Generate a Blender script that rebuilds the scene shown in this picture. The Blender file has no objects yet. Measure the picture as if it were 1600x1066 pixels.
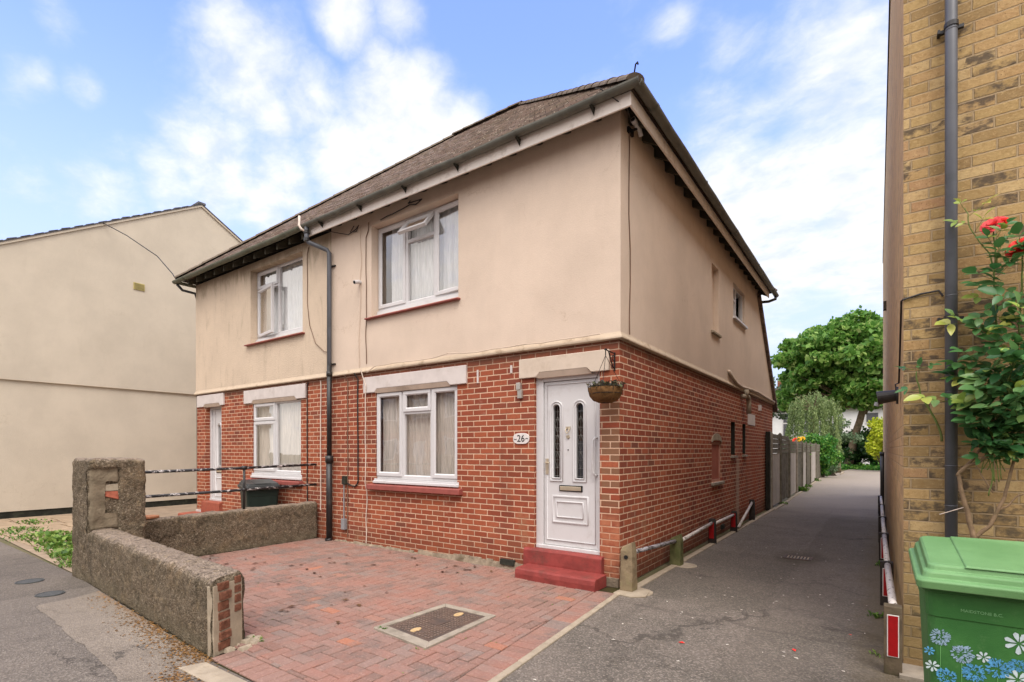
import bpy, math, random
import numpy as np
from mathutils import Vector, Matrix, noise as mnoise
random.seed(7)
RNG = np.random.default_rng(11)
sc = bpy.context.scene
COL = sc.collection
R = math.radians
PI = math.pi

# ------------------------------------------------------------------ object helpers
ORI = {}
def tag(o, label=None, cat=None, group=None, kind=None):
    if label: o['label'] = label
    if cat: o['category'] = cat
    if group: o['group'] = group
    if kind: o['kind'] = kind
    return o
def thing(name, loc, label, cat, group=None):
    o = bpy.data.objects.new(name, None)
    o.empty_display_size = 0.2
    COL.objects.link(o)
    o.location = loc
    ORI[o.name] = Vector(loc)
    return tag(o, label, cat, group)
class MB:
    """collects faces, builds ONE mesh object (vertices given in world space)"""
    def __init__(s):
        s.v = []; s.f = []; s.mi = []; s.cur = 0; s.T = None; s.rn = []; s.cr = 0.5
    def add(s, vs, fs):
        b = len(s.v)
        if s.T is not None: vs = [tuple(s.T @ Vector(v)) for v in vs]
        s.v += [tuple(v) for v in vs]
        for f in fs:
            s.f.append(tuple(b + i for i in f)); s.mi.append(s.cur); s.rn.append(s.cr)
        return s
    def quad(s, *p): return s.add(p, [tuple(range(len(p)))])
    def box(s, x0, x1, y0, y1, z0, z1):
        x0, x1 = min(x0, x1), max(x0, x1); y0, y1 = min(y0, y1), max(y0, y1); z0, z1 = min(z0, z1), max(z0, z1)
        return s.add([(x0,y0,z0),(x1,y0,z0),(x1,y1,z0),(x0,y1,z0),(x0,y0,z1),(x1,y0,z1),(x1,y1,z1),(x0,y1,z1)],
                     [(0,3,2,1),(4,5,6,7),(0,1,5,4),(1,2,6,5),(2,3,7,6),(3,0,4,7)])
    def hexa(s, b, t):
        """b, t: four bottom and four top points (ccw from above)"""
        return s.add(list(b) + list(t), [(0,3,2,1),(4,5,6,7),(0,1,5,4),(1,2,6,5),(2,3,7,6),(3,0,4,7)])
    def prism(s, poly, a, b, axis='y'):
        n = len(poly)
        def P(u, w, d): return {'y': (u, d, w), 'x': (d, u, w), 'z': (u, w, d)}[axis]
        vs = [P(u, w, a) for u, w in poly] + [P(u, w, b) for u, w in poly]
        fs = [tuple(range(n)), tuple(range(2*n-1, n-1, -1))] + [(i, i+n, (i+1) % n + n, (i+1) % n) for i in range(n)]
        return s.add(vs, fs)
    def tube(s, pts, r, n=8, caps=True):
        pts = [Vector(p) for p in pts]; m = len(pts)
        rs = r if isinstance(r, (list, tuple)) else [r]*m
        vs = []; up = None
        for i, p in enumerate(pts):
            d = (pts[min(i+1, m-1)] - pts[max(i-1, 0)])
            d = d.normalized() if d.length > 1e-9 else Vector((0,0,1))
            if up is None:
                up = Vector((0,0,1)) if abs(d.z) < .9 else Vector((1,0,0))
            up = (up - d*up.dot(d)); up = up.normalized() if up.length > 1e-6 else d.orthogonal().normalized()
            sd = d.cross(up)
            for k in range(n):
                a = 2*PI*k/n
                vs.append(tuple(p + (up*math.cos(a) + sd*math.sin(a))*rs[i]))
        fs = []
        for i in range(m-1):
            for k in range(n):
                k2 = (k+1) % n
                fs.append((i*n+k, i*n+k2, (i+1)*n+k2, (i+1)*n+k))
        if caps: fs += [tuple(range(n-1, -1, -1)), tuple(range((m-1)*n, m*n))]
        return s.add(vs, fs)
    def lathe(s, prof, c, n=24):
        vs = []; m = len(prof)
        for r, z in prof:
            for k in range(n):
                a = 2*PI*k/n
                vs.append((c[0]+r*math.cos(a), c[1]+r*math.sin(a), c[2]+z))
        fs = [(i*n+k, i*n+(k+1) % n, (i+1)*n+(k+1) % n, (i+1)*n+k) for i in range(m-1) for k in range(n)]
        return s.add(vs, fs)
    def loft(s, rings, closed=True, caps=True):
        n = len(rings[0]); vs = [p for r in rings for p in r]
        fs = []
        for i in range(len(rings)-1):
            for k in range(n if closed else n-1):
                k2 = (k+1) % n
                fs.append((i*n+k, i*n+k2, (i+1)*n+k2, (i+1)*n+k))
        if caps and closed: fs += [tuple(range(n-1, -1, -1)), tuple(range((len(rings)-1)*n, len(rings)*n))]
        return s.add(vs, fs)
    def build(s, name, mat, parent=None, bevel=0, smooth=False, label=None, segs=2):
        me = bpy.data.meshes.new(name)
        L = ORI.get(parent.name, Vector((0,0,0))) if parent is not None else Vector((0,0,0))
        if parent is None and s.v:
            xs = [v[0] for v in s.v]; ys = [v[1] for v in s.v]; zs = [v[2] for v in s.v]
            L = Vector(((min(xs)+max(xs))/2, (min(ys)+max(ys))/2, min(zs)))
        me.from_pydata([(v[0]-L.x, v[1]-L.y, v[2]-L.z) for v in s.v], [], s.f)
        mats = mat if isinstance(mat, (list, tuple)) else [mat]
        for m in mats: me.materials.append(m)
        if len(mats) > 1: me.polygons.foreach_set('material_index', s.mi)
        at = me.attributes.new('rnd', 'FLOAT', 'FACE'); at.data.foreach_set('value', s.rn)
        if smooth: me.polygons.foreach_set('use_smooth', [True]*len(s.f))
        me.update()
        o = bpy.data.objects.new(name, me)
        COL.objects.link(o)
        if parent is not None: o.parent = parent
        else: o.location = L
        ORI[o.name] = L
        if bevel:
            md = o.modifiers.new('bev', 'BEVEL'); md.width = bevel; md.segments = segs; md.limit_method = 'ANGLE'; md.angle_limit = R(40)
        if label: o['label'] = label
        return o
def fastmesh(name, V, F, rn, mat, parent=None, smooth=False):
    """V (n,3) world, F (m,k) equal-size faces, rn (m,)"""
    V = np.asarray(V, dtype=np.float32); F = np.asarray(F, dtype=np.int32)
    L = ORI.get(parent.name, Vector((0,0,0))) if parent is not None else Vector((float(V[:,0].mean()), float(V[:,1].mean()), float(V[:,2].min())))
    V = V - np.array(L, dtype=np.float32)
    me = bpy.data.meshes.new(name)
    me.vertices.add(len(V)); me.vertices.foreach_set('co', V.ravel())
    k = F.shape[1]
    me.loops.add(F.size); me.loops.foreach_set('vertex_index', F.ravel())
    me.polygons.add(len(F)); me.polygons.foreach_set('loop_start', np.arange(0, F.size, k, dtype=np.int32))
    me.update(calc_edges=True)
    me.validate()
    at = me.attributes.new('rnd', 'FLOAT', 'FACE'); at.data.foreach_set('value', np.asarray(rn, dtype=np.float32))
    me.materials.append(mat)
    if smooth: me.polygons.foreach_set('use_smooth', [True]*len(F))
    o = bpy.data.objects.new(name, me); COL.objects.link(o)
    if parent is not None: o.parent = parent
    else: o.location = L
    ORI[o.name] = L
    return o
def struct(o): o['kind'] = 'structure'; return o
def stuff(o, label=None, cat=None):
    o['kind'] = 'stuff'
    return tag(o, label, cat)
def fn(p, s=1.0): return mnoise.noise(Vector(p)*s)

# ------------------------------------------------------------------ material helpers
def lin(c):
    c = c/255.0
    return c/12.92 if c <= 0.04045 else ((c+0.055)/1.055)**2.4
def C(r, g, b): return (lin(r), lin(g), lin(b), 1.0)
def issock(v): return hasattr(v, 'is_linked')
class NT:
    def __init__(s, name=None, tree=None):
        if tree is None:
            s.mat = bpy.data.materials.new(name); s.mat.use_nodes = True
            s.t = s.mat.node_tree; s.t.nodes.clear()
            s.out = s.t.nodes.new('ShaderNodeOutputMaterial')
            s.b = s.t.nodes.new('ShaderNodeBsdfPrincipled')
            s.t.links.new(s.b.outputs[0], s.out.inputs[0])
        else: s.t = tree
        s._pos = None
    def put(s, sock, v):
        if issock(v): s.t.links.new(v, sock)
        else:
            if hasattr(sock.default_value, '__len__') and not hasattr(v, '__len__'): v = [v]*len(sock.default_value)
            sock.default_value = v
    def node(s, ty, ins=None, **kw):
        n = s.t.nodes.new('ShaderNode'+ty)
        for k, v in kw.items(): setattr(n, k, v)
        for k, v in (ins or {}).items(): s.put(n.inputs[k], v)
        return n
    def m(s, op, a, b=0.0, c=0.0, clamp=False):
        n = s.node('Math', {0: a, 1: b, 2: c}, operation=op, use_clamp=clamp); return n.outputs[0]
    def add(s, a, b): return s.m('ADD', a, b)
    def sub(s, a, b): return s.m('SUBTRACT', a, b)
    def mul(s, a, b): return s.m('MULTIPLY', a, b)
    def mix(s, f, a, b, bl='MIX'):
        n = s.node('Mix', data_type='RGBA', blend_type=bl, clamp_factor=True)
        s.put(n.inputs[0], f); s.put(n.inputs[6], a); s.put(n.inputs[7], b); return n.outputs[2]
    def rng(s, v, a, b, c=0.0, d=1.0, smooth=True):
        n = s.node('MapRange', {0: v, 1: a, 2: b, 3: c, 4: d}, interpolation_type='SMOOTHSTEP' if smooth else 'LINEAR'); return n.outputs[0]
    def noise(s, vec, scale, detail=4, rough=.55, dist=0.0):
        n = s.node('TexNoise', {'Vector': vec, 'Scale': scale, 'Detail': detail, 'Roughness': rough, 'Distortion': dist}); return n.outputs[0]
    def vor(s, vec, scale, feature='F1', out=0):
        n = s.node('TexVoronoi', {'Vector': vec, 'Scale': scale}, feature=feature); return n.outputs[out]
    def white(s, vec): return s.node('TexWhiteNoise', {'Vector': vec}, noise_dimensions='3D').outputs[0]
    def sep(s, v):
        n = s.node('SeparateXYZ', {0: v}); return n.outputs[0], n.outputs[1], n.outputs[2]
    def comb(s, x=0.0, y=0.0, z=0.0): return s.node('CombineXYZ', {0: x, 1: y, 2: z}).outputs[0]
    def scale(s, v, k):
        return s.node('VectorMath', {0: v, 1: k}, operation='MULTIPLY').outputs[0]
    def pos(s):
        if s._pos is None: s._pos = s.t.nodes.new('ShaderNodeNewGeometry')
        return s._pos.outputs['Position']
    def nor(s): s.pos(); return s._pos.outputs['True Normal']
    def attr(s, name='rnd'): return s.node('Attribute', attribute_name=name).outputs['Fac']
    def ramp(s, f, stops, interp='LINEAR'):
        n = s.node('ValToRGB', {0: f}); r = n.color_ramp; r.interpolation = interp
        while len(r.elements) < len(stops): r.elements.new(0.5)
        for e, (p, c) in zip(r.elements, stops): e.position = p; e.color = c
        return n.outputs[0]
    def bump(s, h, dist=.01, strength=1.0):
        n = s.node('Bump', {'Height': h, 'Distance': dist, 'Strength': strength}); s.put(s.b.inputs['Normal'], n.outputs[0]); return n
    def done(s, col=None, rough=.8, spec=.3, metal=0.0):
        if col is not None: s.put(s.b.inputs['Base Color'], col)
        s.put(s.b.inputs['Roughness'], rough); s.put(s.b.inputs['Specular IOR Level'], spec); s.put(s.b.inputs['Metallic'], metal)
        return s.mat
    def wall_uv(s):
        x, y, z = s.sep(s.pos()); nx, ny, nz = s.sep(s.nor())
        f = s.m('GREATER_THAN', s.m('ABSOLUTE', nx), s.m('ABSOLUTE', ny))
        u = s.add(s.mul(x, s.sub(1.0, f)), s.mul(y, f))
        return u, z, x, y, f
    def bricks(s, u, v, bw, bh, mort, wob=.004):
        """-> mortar mask (0 mortar, 1 brick), per-brick random, second random"""
        p = s.pos()
        w = s.noise(p, 9.0, 3, .6)
        u2 = s.add(u, s.mul(s.sub(w, .5), wob*2)); v2 = s.add(v, s.mul(s.sub(s.noise(p, 11.0, 3, .6), .5), wob*2))
        row = s.m('FLOOR', s.m('DIVIDE', v2, bh))
        jit = s.mul(s.sub(s.white(s.comb(row, 3.3, 1.7)), .5), .10)
        uo = s.add(s.add(s.m('DIVIDE', u2, bw), s.mul(s.m('FLOORED_MODULO', row, 2.0), .5)), jit)
        col = s.m('FLOOR', uo)
        fu = s.m('FRACT', uo); fv = s.m('FRACT', s.m('DIVIDE', v2, bh))
        du = s.mul(s.m('MINIMUM', fu, s.sub(1.0, fu)), bw); dv = s.mul(s.m('MINIMUM', fv, s.sub(1.0, fv)), bh)
        d = s.m('MINIMUM', du, dv)
        d = s.add(d, s.mul(s.sub(s.noise(p, 70.0, 2, .6), .5), .004))
        mask = s.rng(d, mort*.5-.0012, mort*.5+.0022)
        idv = s.comb(col, row, 0.5)
        return mask, s.white(idv), s.white(s.comb(row, col, 9.1)), fu
def simple(name, col, rough=.6, spec=.3, metal=0.0, var=.12, vs=6.0, bump=0.0, bs=60.0, dirt=None, da=.35, ds=3.0):
    n = NT(name); p = n.pos()
    f = n.noise(p, vs, 4, .6)
    dk = tuple(c*(1-var) for c in col[:3])+(1,); lt = tuple(min(1, c*(1+var)) for c in col[:3])+(1,)
    c = n.mix(n.rng(f, .3, .7), dk, lt)
    if dirt: c = n.mix(n.mul(n.rng(n.noise(p, ds, 6, .68), .5, .72), da), c, dirt)
    if bump: n.bump(n.noise(p, bs, 3, .6), bump)
    return n.done(c, rough, spec, metal)
M = {}

# ---- red brick of the house
def red_brick(name, side=False):
    n = NT(name); u, z, x, y, f = n.wall_uv(); p = n.pos()
    mask, r1, r2, fu = n.bricks(u, z, .225, .0752, .0125)
    c = n.ramp(r1, [(0, C(126,64,47)), (.3, C(142,73,53)), (.6, C(152,81,57)), (.85, C(164,93,66)), (1, C(114,68,54))])
    c = n.mix(n.mul(n.rng(n.noise(p, 30.0, 5, .65), .42, .75), .45), c, C(118,60,48))
    c = n.mix(n.mul(n.m('GREATER_THAN', r2, .90), .40), c, C(110,66,56))
    # hue drift over the wall
    c = n.mix(n.mul(n.rng(n.noise(p, .9, 3, .5), .4, .7), .35), c, C(160,86,54))
    mo = n.mix(n.rng(n.noise(p, 4.0, 5, .7), .3, .75), C(214,178,150), C(188,156,132))
    # brown top courses plus painted ledge shadow, damp and moss near the ground
    ledge_dark = n.mul(n.rng(n.add(z, n.mul(n.sub(n.noise(n.scale(p, (1,1,.35)), 5.0, 5, .7), .5), .28)), 2.60, 2.82), .68)
    c2 = n.mix(mask, mo, c)
    c2 = n.mix(ledge_dark, c2, C(98,70,56))
    pale = n.mul(n.rng(n.noise(n.scale(p, (1.2,1.2,.7)), 1.7, 6, .7), .56, .72), n.rng(z, 1.15, .55))
    c2 = n.mix(n.mul(pale, .62), c2, C(156,116,86))
    salt = n.mul(n.rng(n.noise(p, 2.1, 6, .72), .60, .72), n.rng(n.noise(p, 22.0, 4, .75), .42, .62))
    c2 = n.mix(n.mul(salt, .38), c2, C(206,176,156))
    grime = n.rng(n.noise(n.scale(p, (1.3,1.3,.45)), 1.3, 6, .7), .54, .70)
    c2 = n.mix(n.mul(grime, .30), c2, C(92,64,52))
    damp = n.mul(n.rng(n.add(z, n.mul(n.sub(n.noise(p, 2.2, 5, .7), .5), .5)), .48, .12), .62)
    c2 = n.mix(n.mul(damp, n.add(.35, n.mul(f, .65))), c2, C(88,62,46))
    # grey-green drip stain under the hanging basket on the corner pier, and rubbed rebuilt bricks at its foot
    cx = n.mul(n.rng(x, -.27, -.20), n.sub(1.0, f))
    st = n.mul(n.mul(n.mul(cx, n.rng(z, .75, 1.05)), n.rng(z, 2.2, 2.05)), n.m('GREATER_THAN', r2, .30))
    c2 = n.mix(n.mul(n.mul(st, mask), .62), c2, C(122,102,78))
    ft = n.mul(n.mul(cx, n.rng(z, .86, .74)), n.rng(n.noise(p, 6.0, 5, .7), .30, .65))
    c2 = n.mix(n.mul(ft, .75), c2, C(178,118,88))
    # rusty wash by the waste pipe on the side wall
    ru = n.mul(n.mul(f, n.rng(n.m('ABSOLUTE', n.sub(y, 7.4)), 1.5, .3)), n.rng(n.noise(n.scale(p, (1,1,.3)), 2.0, 4, .6), .35, .65))
    c2 = n.mix(n.mul(n.mul(ru, n.rng(z, 2.6, 1.2)), .45), c2, C(170,78,34))
    lime = n.mul(n.mul(f, n.rng(n.m('ABSOLUTE', n.sub(y, n.add(6.05, n.mul(n.sub(n.noise(p, 3.0, 3, .6), .5), .3)))), .22, .06)), n.rng(z, 1.5, 1.3))
    c2 = n.mix(n.mul(lime, .55), c2, C(178,160,140))
    h = n.add(n.mul(mask, 1.0), n.mul(n.noise(p, 120.0, 3, .6), .35))
    n.bump(h, .006, .9)
    return n.done(c2, .88, .2)
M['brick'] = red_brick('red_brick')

# ---- yellow stock brick of the right-hand building
def stock_brick(name, overlay=None, wa=0):
    n = NT(name); u, z, x, y, f = n.wall_uv(); p = n.pos()
    mask, r1, r2, fu = n.bricks(n.add(u, .013), z, .225, .0755, .009, .003)
    c = n.ramp(r1, [(0, C(146,121,84)), (.25, C(166,139,94)), (.5, C(182,154,106)), (.7, C(172,139,97)), (.86, C(192,166,120)), (1, C(166,128,94))])
    c = n.mix(n.mul(n.rng(n.noise(p, 24.0, 5, .7), .42, .7), .5), c, C(138,108,66))
    c = n.mix(n.mul(n.rng(n.noise(p, 55.0, 4, .7), .52, .68), .4), c, C(206,176,126))
    # burnt patches inside some bricks
    bz = n.noise(n.scale(p, (6.0,6.0,9.0)), 1.6, 4, .65)
    zone = n.rng(n.noise(p, .75, 2, .5), .36, .60)
    bt = n.mul(n.mul(n.m('GREATER_THAN', n.add(r2, n.mul(zone, .30)), .89), n.rng(bz, .40, .60)), .84)
    c = n.mix(bt, c, C(74,66,60))
    pits = n.rng(n.vor(p, 46.0), .16, .08)
    c = n.mix(n.mul(n.mul(pits, n.m('GREATER_THAN', r1, .62)), .7), c, C(60,46,34))
    mo = n.mix(n.noise(p, 6.0, 5, .7), C(150,128,98), C(176,154,122))
    c = n.mix(mask, mo, c)
    if overlay: c = n.mix(wa, c, overlay)  # skylight painted into the brick colour
    alg = n.mul(n.rng(n.add(z, n.mul(n.sub(n.noise(p, 1.7, 4, .6), .5), .9)), 1.35, .5), .5)
    c = n.mix(alg, c, C(104,92,62))
    n.bump(n.add(n.mul(mask, 1.0), n.mul(n.noise(p, 90.0, 4, .65), .6)), .007, .9)
    return n.done(c, .9, .2)
M['stock'] = stock_brick('yellow_stock_brick')
M['stock_side'] = stock_brick('skylit_stock_brick', C(222,186,142), .46)  # alley face brightened in its colour to imitate skylight

def render_mat(name, base, dirty=.2, dcol=C(130,108,84), coarse=55.0, bd=.004, topz=5.35):
    n = NT(name); p = n.pos(); x, y, z = n.sep(p)
    f = n.noise(p, 1.1, 5, .6)
    c = n.mix(n.rng(f, .3, .7), tuple(k*.93 for k in base[:3])+(1,), tuple(min(1,k*1.05) for k in base[:3])+(1,))
    st = n.noise(n.comb(n.mul(n.add(x, y), 4.0), n.mul(n.sub(x, y), 4.0), n.mul(z, 1.5)), 1.0, 8, .75, .6)
    c = n.mix(n.mul(n.rng(st, .5, .78), dirty), c, dcol)
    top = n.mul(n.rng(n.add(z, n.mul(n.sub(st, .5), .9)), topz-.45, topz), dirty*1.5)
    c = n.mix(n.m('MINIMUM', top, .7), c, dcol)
    sp = n.noise(p, coarse*1.3, 3, .7)
    c = n.mix(n.mul(n.rng(sp, .5, .75), .10+dirty*.25), c, tuple(k*.62 for k in dcol[:3])+(1,))
    c = n.mix(n.mul(n.rng(n.noise(p, coarse*2.2, 3, .8), .46, .66), .16), c, tuple(k*.55 for k in base[:3])+(1,))
    cw = n.node('VectorMath', {0: p, 1: n.scale(n.comb(n.noise(p, 2.5, 5, .7), n.noise(p, 3.1, 5, .7), n.noise(p, 2.2, 5, .7)), (.7,.7,.7))}, operation='ADD').outputs[0]
    ck = n.mul(n.rng(n.vor(cw, .75, 'DISTANCE_TO_EDGE'), .006, .0), n.rng(n.noise(p, .7, 3), .50, .62))
    c = n.mix(n.mul(ck, .38), c, dcol)
    pt = n.rng(n.noise(n.scale(p, (1,1,.8)), .55, 2, .4), .52, .55); c = n.mix(n.mul(pt, .10), c, tuple(min(1, k*1.18) for k in base[:3])+(1,))
    n.bump(n.noise(p, coarse, 4, .7), bd, .9)
    return n.done(c, .9, .15)
M['cream'] = render_mat('smooth_cream_render', C(211,192,174), .12, C(158,130,104), 70.0, .003)
M['cream_old'] = render_mat('stained_roughcast_render', C(207,188,166), .50, C(126,110,88), 48.0, .009)
M['gable_render'] = render_mat('beige_gable_render', C(198,187,169), .16, C(166,152,130), 60.0, .004, 12.0)
M['white_render'] = render_mat('white_render', C(222,222,222), .12, C(170,170,165), 30.0, .004, 9.0)

def upvc():
    n = NT('white_plastic'); p = n.pos()
    c = n.mix(n.mul(n.rng(n.noise(p, 7.0, 5, .7), .5, .75), .3), C(203,201,201), C(172,166,160))
    n.bump(n.noise(p, 4.0, 2), .001)
    return n.done(c, .38, .4)
M['upvc'] = upvc()
M['white_paint'] = simple('white_paint', C(204,195,190), .7, .25, var=.05, dirt=C(170,158,148), da=.4, ds=5.0, bump=.0015, bs=80)
M['cream_paint'] = simple('cream_paint', C(203,187,170), .8, .2, var=.04, dirt=C(168,148,126), da=.4, ds=4.0, bump=.0015, bs=80)
M['fascia'] = simple('fascia_paint', C(232,222,212), .6, .3, var=.05, dirt=C(150,134,116), da=.45, ds=6.0)
M['chamfer'] = simple('weathered_lintel_edge', C(206,188,170), .8, .2, var=.08, dirt=C(120,106,92), da=.5)
M['red_sill'] = simple('red_sill_paint', C(146,78,70), .55, .35, var=.12, vs=9, dirt=C(112,70,62), da=.5)
M['red_step'] = simple('red_step_paint', C(136,60,55), .65, .3, var=.18, vs=7, dirt=C(104,62,54), da=.75, ds=5.5, bump=.004, bs=30)
M['red_step_old'] = simple('faded_red_step_paint', C(150,82,64), .75, .25, var=.15, vs=7, dirt=C(120,96,80), da=.6, bump=.004, bs=30)
M['pipe_black'] = simple('black_pipe_paint', C(40,38,38), .42, .45, var=.2, vs=8, dirt=C(78,74,66), da=.45, ds=7)
M['pipe_grey'] = simple('slate_grey_pipe', C(88,90,96), .45, .4, var=.1, vs=5, dirt=C(62,68,62), da=.5, ds=4)
M['gutter'] = simple('grey_gutter', C(96,95,86), .5, .4, var=.2, vs=6, dirt=C(98,96,80), da=.5, ds=5)
M['gutter_old'] = simple('mossy_gutter', C(98,100,84), .6, .35, var=.2, vs=6, dirt=C(70,76,54), da=.6, ds=5)
M['dark'] = simple('dark_wood', C(44,42,36), .85, .2, var=.25)
M['rafter'] = simple('rafter_wood', C(70,66,54), .85, .2, var=.25)
M['chrome'] = simple('brushed_metal', C(190,186,178), .35, .5, .6, var=.06)
M['brass'] = simple('letterbox_metal', C(196,182,158), .35, .5, .5, var=.06)
M['black_rub'] = simple('black_rubber', C(28,28,28), .6, .3)
M['grey_box'] = simple('grey_plastic_box', C(140,140,142), .5, .4)
M['conc'] = simple('concrete', C(150,140,126), .92, .15, var=.15, vs=9, dirt=C(106,98,84), da=.55, ds=5, bump=.004, bs=70)
M['foot'] = simple('crumbling_cement_foot', C(142,128,110), .95, .1, var=.25, vs=9, dirt=C(92,80,62), da=.8, ds=4, bump=.01, bs=40)
M['tread'] = simple('worn_iron_tread', C(122,104,92), .6, .35, .15, var=.2, vs=20)
M['ledge'] = simple('weathered_ledge', C(196,178,156), .9, .15, var=.08, vs=5, dirt=C(128,106,84), da=.65, ds=5, bump=.003, bs=60)
M['conc_pale'] = simple('pale_concrete', C(160,147,128), .92, .15, var=.12, vs=9, dirt=C(128,114,94), da=.5, ds=7, bump=.003, bs=80)
M['cable_black'] = simple('black_cable', C(42,36,34), .5, .4)
M['cable_brown'] = simple('brown_cable', C(112,88,72), .6, .3)
M['cable_white'] = simple('white_cable', C(212,196,182), .5, .3)
M['slate'] = simple('slate', C(84,84,88), .7, .3, var=.2, vs=12)
M['plinth'] = simple('black_plinth', C(46,46,40), .9, .2, var=.3, dirt=C(80,86,60), da=.4)
M['rose_red'] = None

def roof_mat(name, flip, base):
    n = NT(name); p = n.pos(); x, y, z = n.sep(p)
    u = y if flip else x
    row = n.m('FLOOR', n.m('DIVIDE', n.sub(z, 5.42), .072))
    cu = n.add(n.m('DIVIDE', u, .17), n.mul(n.m('FLOORED_MODULO', row, 2.0), .5))
    r1 = n.white(n.comb(n.m('FLOOR', cu), row, 2.0))
    fu = n.m('FRACT', cu); gap = n.rng(n.m('MINIMUM', fu, n.sub(1.0, fu)), .0, .05)
    c = n.ramp(r1, [(0, C(92,80,72)), (.35, C(112,97,88)), (.7, C(126,108,98)), (1, C(106,86,76))])
    c = n.mix(n.mul(n.rng(n.noise(p, 2.4, 5, .7), .45, .7), .5), c, C(116,104,84))
    c = n.mix(n.mul(n.rng(n.noise(p, 14.0, 5, .75), .50, .70), .55), c, C(74,66,60))
    c = n.mix(n.mul(n.rng(n.noise(p, 19.0, 4, .8), .575, .66), .85), c, C(184,172,154))
    c = n.mix(n.sub(1.0, gap), c, C(60,52,46))
    n.bump(n.add(gap, n.mul(n.noise(p, 40.0, 3), .5)), .008, .8)
    return n.done(c, .92, .15)
M['roof_x'] = roof_mat('tiles_front', False, 0); M['roof_y'] = roof_mat('tiles_side', True, 0)
M['ridge'] = simple('ridge_tile', C(108,96,84), .9, .15, var=.2, vs=5, dirt=C(150,140,120), da=.5, ds=12)

# ---- pebble-dashed garden walls
def roughcast(name):
    n = NT(name); p = n.pos(); x, y, z = n.sep(p); nx, ny, nz = n.sep(n.nor())
    pw = n.node('VectorMath', {0: p, 1: n.scale(n.comb(n.noise(p, 30.0, 3), n.noise(p, 34.0, 3), n.noise(p, 27.0, 3)), (.03,.03,.03))}, operation='ADD').outputs[0]
    v = n.vor(pw, 95.0); idc = n.node('TexVoronoi', {'Vector': pw, 'Scale': 95.0}).outputs[1]
    r = n.sep(idc)[0]
    c = n.ramp(r, [(0, C(100,88,73)), (.35, C(128,114,95)), (.7, C(147,131,110)), (.9, C(168,152,130)), (1, C(196,182,160))])
    c = n.mix(n.mul(n.rng(v, .40, .75), .6), c, C(92,80,66))
    c = n.mix(n.mul(n.rng(n.noise(p, 2.6, 5, .7), .46, .68), .5), c, C(84,80,64))
    c = n.mix(n.mul(n.rng(n.noise(p, 1.4, 5, .7), .52, .7), .55), c, C(154,128,96))
    c = n.mix(n.mul(n.rng(n.noise(p, 3.4, 6, .75), .55, .68), .55), c, C(66,62,52))
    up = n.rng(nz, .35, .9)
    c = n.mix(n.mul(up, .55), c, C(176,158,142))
    c = n.mix(n.mul(n.rng(n.noise(p, 16.0, 5, .75), .48, .64), .65), c, C(78,70,57))
    c = n.mix(n.mul(n.rng(n.noise(p, 13.0, 5, .75), .54, .68), .55), c, C(178,158,126))
    low = n.mul(n.rng(n.add(z, n.mul(n.sub(n.noise(p, 4.0, 4, .6), .5), .25)), .2, .03), .45)
    c = n.mix(low, c, C(120,112,92))
    n.bump(n.add(n.mul(n.rng(v, .0, .6), -1.0), n.mul(n.noise(p, 22.0, 4, .7), 1.2)), .018, 1.0)
    ck2 = n.node('VectorMath', {0: p, 1: n.scale(n.comb(n.noise(p, 4.0, 5, .7), n.noise(p, 5.0, 5, .7), n.noise(p, 4.4, 5, .7)), (.35,.35,.35))}, operation='ADD').outputs[0]
    c = n.mix(n.mul(n.mul(n.rng(n.vor(ck2, 1.3, 'DISTANCE_TO_EDGE'), .012, .0), n.rng(n.noise(p, 1.1, 2), .48, .56)), .8), c, C(46,40,34))
    return n.done(c, .95, .12)
M['roughcast'] = roughcast('pebble_dash')
M['patch_cement'] = simple('cement_patch', C(124,112,94), .95, .12, var=.2, vs=10, dirt=C(92,86,70), da=.6, ds=6, bump=.008, bs=45)

# ---- ground
def asphalt(name, a, b, speck, stain, moss=None, sx=1.0):
    n = NT(name); p = n.pos(); x, y, z = n.sep(p)
    c = n.mix(n.rng(n.noise(p, .9, 6, .65), .32, .68), a, b)
    c = n.mix(n.mul(n.rng(n.noise(p, 2.7, 6, .7), .52, .72), .5), c, stain)
    v = n.node('TexVoronoi', {'Vector': p, 'Scale': 95.0}); r = n.sep(v.outputs[1])[0]
    c = n.mix(n.mul(n.rng(r, .60, 1.0), .42), c, speck)
    c = n.mix(n.mul(n.rng(r, .30, 0.0), .40), c, tuple(k*.42 for k in a[:3])+(1,))
    c = n.mix(n.mul(n.rng(n.noise(p, 60.0, 3, .8), .60, .72), .4), c, speck)
    if moss:
        c = n.mix(n.mul(n.rng(n.noise(p, 5.0, 6, .75), .50, .66), moss[1]), c, moss[0])
    # old trench patches and hairline cracks
    cw = n.node('VectorMath', {0: p, 1: n.scale(n.comb(n.noise(p, 1.6, 6, .7), n.noise(p, 2.1, 6, .7), 0.0), (1.1,1.1,0))}, operation='ADD').outputs[0]
    cr = n.mul(n.rng(n.vor(cw, .42, 'DISTANCE_TO_EDGE'), .012, .002), n.rng(n.noise(p, .5, 2), .42, .55))
    c = n.mix(n.mul(cr, .65), c, tuple(k*.40 for k in a[:3])+(1,))
    blk = n.white(n.comb(n.m('FLOOR', n.mul(n.add(x, n.mul(n.noise(p, 1.5, 4), .25)), .62)), n.m('FLOOR', n.mul(n.add(y, n.mul(n.noise(p, 1.7, 4), .25)), .33)), 4.0))
    c = n.mix(n.mul(n.rng(blk, .55, .60), .32), c, b)
    c = n.mix(n.mul(n.rng(blk, .30, .25), .30), c, stain)
    c = n.mix(n.mul(n.rng(n.noise(n.scale(p, (3.0,.5,1)), 1.0, 6, .7), .55, .72), .35), c, tuple(k*.62 for k in a[:3])+(1,))
    n.bump(n.add(v.outputs[0], n.mul(n.noise(p, 8.0, 4), 1.2)), .006, .9)
    return n, c
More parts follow.
